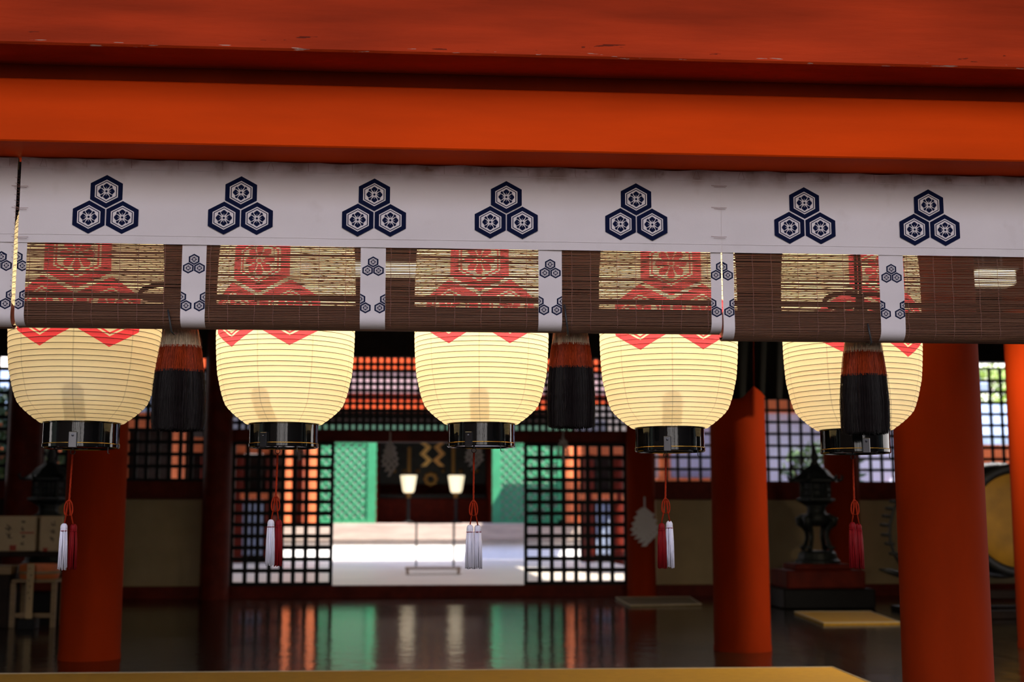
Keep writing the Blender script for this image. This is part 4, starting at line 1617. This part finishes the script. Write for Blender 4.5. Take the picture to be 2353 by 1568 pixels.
# ================================================================== ACROSS THE COURT: the inner sanctuary
def zh(py, Y=YH): return Z(py, Y)
def xh(px, Y=YH): return X(px, Y)
sroot = thing('sanctuary_hall', 'red and white sanctuary hall seen across the bright court through the doorway', 'building', (xh(997), YH, 0))
mb = MB()
z0, z1 = 0.0, zh(1242)
mb.raw([(xh(300), YH - .5, z0), (xh(1700), YH - .5, z0), (xh(1700), YH - .15, z1), (xh(300), YH - .15, z1), (xh(300), YH + 6, z0), (xh(1700), YH + 6, z0), (xh(1700), YH + 6, z1), (xh(300), YH + 6, z1)],
       [(0, 1, 2, 3), (3, 2, 6, 7), (1, 5, 6, 2), (0, 3, 7, 4), (4, 7, 6, 5)])
mb.build('plaster_mound', WHITEPL, sroot)
mb = MB(); mb.bbox(xh(300), xh(1700), YH - .35, YH + 6, zh(1241), zh(1203), .02); mb.build('veranda_beam', GREYWOOD, sroot)
zv = zh(1203)
mb = MB()
mb.box(xh(560), xh(1500), YH + 4.5, YH + 4.6, zv, zh(820)); mb.box(xh(855), xh(862), YH + .05, YH + 4.5, zv, zh(1000)); mb.box(xh(1133), xh(1140), YH + .05, YH + 4.5, zv, zh(1000))
mb.box(xh(560), xh(1500), YH + .25, YH + 4.6, zh(1000), zh(990))
mb.build('inner_walls', DARKRED, sroot)
mb = MB(); mb.box(xh(862), xh(1133), YH + 3.9, YH + 4.4, zh(1105), zh(1000)); mb.build('shrine_front', mat('dark_green_black', (.012, .022, .018), .5, .3), sroot)
mb = MB(); mb.bbox(xh(862), xh(1133), YH + 3.0, YH + 4.4, zv, zh(1142), .01); mb.build('altar_step', DARKRED, sroot)
mb = MB(); mb.bbox(xh(864), xh(1131), YH + 2.9, YH + 3.05, zh(1142), zh(1132), .01); mb.build('altar_rail', BRONZE, sroot)
for px in (657, 712, 1306, 1334):
    mb = MB(); r = .22 if px in (712, 1306) else .14
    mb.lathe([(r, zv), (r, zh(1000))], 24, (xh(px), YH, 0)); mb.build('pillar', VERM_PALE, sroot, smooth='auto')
for a, b, m in ((1000, 978, DULLGREEN), (948, 924, VERM_FRZ), (906, 856, FRIEZE), (852, 822, VERM_FRZ)):
    pad = 0.12 if m is VERM_FRZ else 0
    mb = MB(); mb.bbox(xh(430), xh(1560), YH - pad, YH + .25, zh(a), zh(b), .01); mb.build('green_rail' if m is DULLGREEN else 'frieze_beam' if m is VERM_FRZ else 'frieze_panel', m, sroot)
mb = MB(); mb.box(xh(430), xh(1560), YH + .02, YH + .25, zh(924), zh(906)); mb.build('red_rail', DARKRED, sroot)
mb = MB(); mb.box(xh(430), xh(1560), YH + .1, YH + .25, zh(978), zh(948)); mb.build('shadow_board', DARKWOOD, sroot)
mb = MB(); mb.box(xh(200), xh(1800), YH + .25, YH + 7, zh(820), zh(800)); mb.build('roof', ROOFMAT, sroot)
for px in (938, 1048):
    mb = MB()
    mb.bbox(xh(px) - .05, xh(px) + .05, YH + 3.0, YH + 3.1, zh(1100), zh(1016), .008)
    mb.build('gilt_post', GOLD, sroot)
mb = MB()
for k in range(8):
    a = k * PI / 4
    c = Vector((xh(993) + .16 * math.cos(a), YH + 3.85, zh(1092) + .16 * math.sin(a)))
    mb.lathe([(.0005, -.05), (.06, -.04), (.07, 0)], 10, tuple(c), 'y')
for px in (925, 960, 1025, 1070, 900, 1110):
    c = Vector((xh(px), YH + 3.87, zh(1072)))
    mb.lathe([(.0005, -.05), (.05, -.03), (.06, 0)], 10, tuple(c), 'y')
mb.build('gilt_fittings', GOLD, sroot)


def green_screen(pa, pb, label, edge):
    Yg = YH - .12
    x0, x1, z0, z1 = xh(pa, Yg), xh(pb, Yg), zh(1203, Yg) + .001, zh(1017, Yg)
    root = thing('lattice_screen', label, 'screen', ((x0 + x1) / 2, Yg, z0), 'green lattice screens of the sanctuary')
    mb = MB(); mb.box(x0 + .02, x1 - .02, Yg + .04, Yg + .06, z0 + .02, z1 - .02); mb.build('backing', PALEGREEN, root)
    mb = MB()
    f = .1
    for q in ((x0, x1, z0, z0 + f), (x0, x1, z1 - .05, z1), (x0, x0 + f, z0, z1), (x1 - f, x1, z0, z1)):
        mb.box(q[0], q[1], Yg - .04, Yg + .04, q[2], q[3])
    if edge: mb.box(x1 - .24 if edge > 0 else x0, x1 if edge > 0 else x0 + .24, Yg - .05, Yg + .04, z0, z1)
    mb.build('frame', GREEN, root)
    mb = MB()
    step, bw = .232, .060
    H, W = z1 - z0, x1 - x0
    def bar(p, q):
        d = (q - p).normalized()
        n = Vector((-d.z, 0, d.x)) * bw / 2
        mb.raw([p - n, q - n, q + n, p + n, p - n + Vector((0, .03, 0)), q - n + Vector((0, .03, 0)), q + n + Vector((0, .03, 0)), p + n + Vector((0, .03, 0))],
               [(0, 1, 2, 3), (7, 6, 5, 4), (0, 4, 5, 1), (1, 5, 6, 2), (2, 6, 7, 3), (3, 7, 4, 0)])
    k = -H
    while k < W:
        for sgn in (1, -1):
            # line x = k + t, z = t (or mirrored)
            t0, t1 = max(0, -k), min(H, W - k)
            if t1 - t0 > .05:
                a = Vector((k + t0, 0, t0)); b = Vector((k + t1, 0, t1))
                if sgn < 0: a.x, b.x = W - a.x, W - b.x
                bar(a + Vector((x0, Yg - .01 - .008 * sgn, z0)), b + Vector((x0, Yg - .01 - .008 * sgn, z0)))
        k += step
    mb.build('diamond_lattice', GREEN, root)


green_screen(728, 863, 'bright green diamond lattice screen at the left of the doorway', 1)
green_screen(1131, 1290, 'pale green diamond lattice screen at the right of the doorway', -1)


def lamp(px, label):
    Yq = YH + 1.6
    x = X(px, Yq)
    zb_, z0, z1, z2 = zv, Z(1200, Yq), Z(1133, Yq), Z(1092, Yq)
    root = thing('standing_lamp', label, 'lamp', (x, Yq, zv), 'standing lamps in the sanctuary')
    mb = MB(); mb.lathe([(.16, zv + .0), (.16, zv + .04), (.04, zv + .07)], 20, (x, Yq, 0)); mb.build('foot', BLACKIRON, root, smooth='auto')
    mb = MB(); mb.tube([(x, Yq, zv + .05), (x, Yq, z1)], .05, 10); mb.build('pole', BRONZE, root, smooth='auto')
    mb = MB(); mb.lathe([(.05, z1 - .16), (.075, z1 - .14), (.075, z1 - .04), (.05, z1 - .02)], 12, (x, Yq, 0)); mb.build('gilt_collar', GOLD, root, smooth='auto')
    mb = MB(); mb.lathe([(.13, z1), (.17, z1 + .06), (.245, z2 - .02)], 6, (x, Yq, 0)); mb.build('glowing_shade', GLOWSHADE, root)
    mb = MB(); mb.lathe([(.25, z2 - .02), (.26, z2), (.2, z2 + .03), (.03, z2 + .05)], 6, (x, Yq, 0)); mb.build('lid', BLACKIRON, root)


lamp(938, 'left glowing lamp on a pole in the dark sanctuary')
lamp(1048, 'right glowing lamp on a pole in the dark sanctuary')


def gohei(px, m, label, flip):
    Yq = YH + 2.4
    pts = [(0, 1016), (16, 1028), (2, 1044), (18, 1058), (4, 1072)]
    w = 12
    root = thing('zigzag_gold_paper', label, 'gold paper', tuple(at(px, 1016, Yq)), 'gold zigzag papers in the sanctuary')
    L, Rr = [], []
    for dx, py in pts:
        d = -dx if flip else dx
        a, b = at(px + d - w / 2, py, Yq), at(px + d + w / 2, py, Yq)
        L.append((a.x, a.z)); Rr.append((b.x, b.z))
    mb = MB(); mb.prism(L + Rr[::-1], Yq - .01, Yq + .01); mb.build('folded_strip', m, root)
    a = at(px, 1016, Yq)
    mb = MB(); mb.tube([a, (a.x, a.y, zh(1000) - .01 + .0)], .012, 6); mb.build('hanging_stick', GOLD, root)


gohei(969, GOLDPAPER, 'left bright gold zigzag paper hanging in the sanctuary', False)
gohei(1019, mat('deep_gold_paper', (.62, .36, .10), .5, .1, metal=.3), 'right deep gold zigzag paper hanging in the sanctuary', True)

# ---- slender offering table and low step in the court
Yt = 30.2
x0, x1, zt2 = X(936, Yt), X(1061, Yt), Z(1201, Yt)
root = thing('offering_table', 'slender black table standing in the bright court beyond the doorway', 'table', ((x0 + x1) / 2, Yt, 0))
mb = MB(); mb.bbox(x0, x1, Yt - .2, Yt + .2, zt2 - .025, zt2, .005); mb.build('table_top', BLACKIRON, root)
for px in (957, 1043):
    for yy in (-.15, .15):
        mb = MB(); mb.tube([(X(px, Yt), Yt + yy, 0), (X(px, Yt), Yt + yy, zt2 - .025)], .02, 8); mb.build('leg', BLACKIRON, root)
Yt2 = 27.6
x0, x1 = X(932, Yt2), X(1060, Yt2)
root = thing('low_step', 'low pale wooden step on the passage floor beyond the doorway', 'step', ((x0 + x1) / 2, Yt2, 0))
mb = MB(); mb.bbox(x0, x1, Yt2 - .25, Yt2 + .25, .10, .14, .006); mb.build('tread', GREYWOOD, root)
for sx in (0, 1):
    xx = x0 + .05 if sx == 0 else x1 - .05
    mb = MB(); mb.bbox(xx - .03, xx + .03, Yt2 - .22, Yt2 + .22, 0.0, .10, .004); mb.build('leg', GREYWOOD, root)

# ---- side galleries seen through the lattices
def gallery(xa, xb_, Y, label, zbeam, posts, zrail=1.45, bal=True, over=.9, rm=None, wm=None, pm=None):
    root = thing('side_gallery', label, 'gallery', ((xa + xb_) / 2, Y, -.45), 'side galleries beyond the back wall')
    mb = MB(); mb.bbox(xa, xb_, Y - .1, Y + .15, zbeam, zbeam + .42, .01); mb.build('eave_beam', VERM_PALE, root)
    mb = MB(); mb.box(xa, xb_, Y + .2, Y + .3, -.45, zbeam); mb.build('back_wall', wm or GALWALL, root)
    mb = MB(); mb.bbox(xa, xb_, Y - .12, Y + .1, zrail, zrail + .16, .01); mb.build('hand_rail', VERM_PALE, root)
    for k in range(posts):
        x = xa + .2 + (xb_ - xa - .4) * k / max(1, posts - 1)
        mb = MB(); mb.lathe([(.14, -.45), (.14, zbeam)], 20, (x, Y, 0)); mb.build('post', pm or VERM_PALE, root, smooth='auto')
    if bal:
        mb = MB()
        n = int((xb_ - xa) / .16)
        for k in range(n):
            x = xa + .1 + .16 * k
            mb.box(x - .03, x + .03, Y - .04, Y + .02, .2, zrail)
        mb.build('baluster_row', mat('blue_grey_paint', (.35, .42, .58), .7, .1), root)
    mb = MB()
    vs = [(xa - .3, Y - over, zbeam + .30), (xb_ + .3, Y - over, zbeam + .30), (xb_ + .3, Y + 1.5, zbeam + 1.3), (xa - .3, Y + 1.5, zbeam + 1.3)]
    mb.raw(vs + [(a, b, c + .15) for a, b, c in vs], [(0, 3, 2, 1), (4, 5, 6, 7), (0, 1, 5, 4), (1, 2, 6, 5), (2, 3, 7, 6), (3, 0, 4, 7)])
    mb.build('roof', rm or BLUEROOF, root)
    return root


gallery(6.7, 11.0, 27.0, 'white walled gallery outside the right lattice windows', 3.30, 3, 1.5, False, 1.8)
gallery(11.7, 17.0, 28.2, 'lower blue roofed gallery outside the farthest right lattice window', 2.3, 3, 1.5, False, 2.2)
gallery(-12.8, -5.0, 30.0, 'red posted gallery outside the left lattice windows', 3.1, 7, 1.5, True, .9, None, DARKWOOD)
gallery(X(1336, 35), 6.4, 35.0, 'red railed gallery right of the sanctuary, glimpsed through the right lattice door', 2.8, 3, 1.62, True, 2.0, ROOFMAT, DARKWOOD, DARKRED)
gallery(5.6, 11.2, 30.5, 'pale walled gallery glimpsed through the lattice window left of the orange pillar', 3.3, 4, 1.9, False, 1.6)
gallery(-6.4, X(640, 35), 35.0, 'red railed gallery left of the sanctuary, glimpsed through the left lattice door', 2.8, 4, 1.62, True, 2.0, ROOFMAT, DARKWOOD, DARKRED)


def tree(x, y, h, r, label, m, seed, nl=2600):
    rng = random.Random(seed)
    root = thing('leafy_tree', label, 'tree', (x, y, -.45), 'trees beyond the lattice windows')
    mb = MB(); mb.tube([(x, y, -.45), (x + .1, y, h * .4), (x - .05, y + .1, h * .75)], [.16, .12, .06], 8)
    for k in range(7):
        a = rng.uniform(0, 6.28)
        mb.tube([(x, y, h * .4), (x + r * .5 * math.cos(a), y + r * .5 * math.sin(a), h * .6), (x + r * .9 * math.cos(a), y + r * .9 * math.sin(a), h * .8)], [.06, .04, .015], 6)
    mb.build('trunk', BARK, root, smooth=True)
    mb = MB()
    for k in range(nl):
        d = Vector((rng.gauss(0, 1), rng.gauss(0, 1), rng.gauss(0, 1))).normalized() * r * rng.uniform(.35, 1) ** .5
        c = Vector((x, y, h * .72)) + Vector((d.x, d.y, d.z * .75))
        u = Vector((rng.gauss(0, 1), rng.gauss(0, 1), rng.gauss(0, 1))).normalized()
        v = u.orthogonal().normalized()
        s = rng.uniform(.06, .13)
        mb.face([c - u * s, c + v * s * .45, c + u * s, c - v * s * .45])
    f = mb.build('foliage', m, root); f['kind'] = 'stuff'
    return root


tree(-6.7, 24.0, 3.5, 1.3, 'dark leafy tree outside the left lattice window', LEAF, 1)
tree(14.0, 32.0, 5.6, 1.3, 'sunlit yellow green tree outside the farthest right lattice window', LEAF2, 2)
tree(7.3, 23.4, 2.7, .75, 'dark shrubby tree outside the lattice window behind the bronze lantern', LEAF, 3, 420)
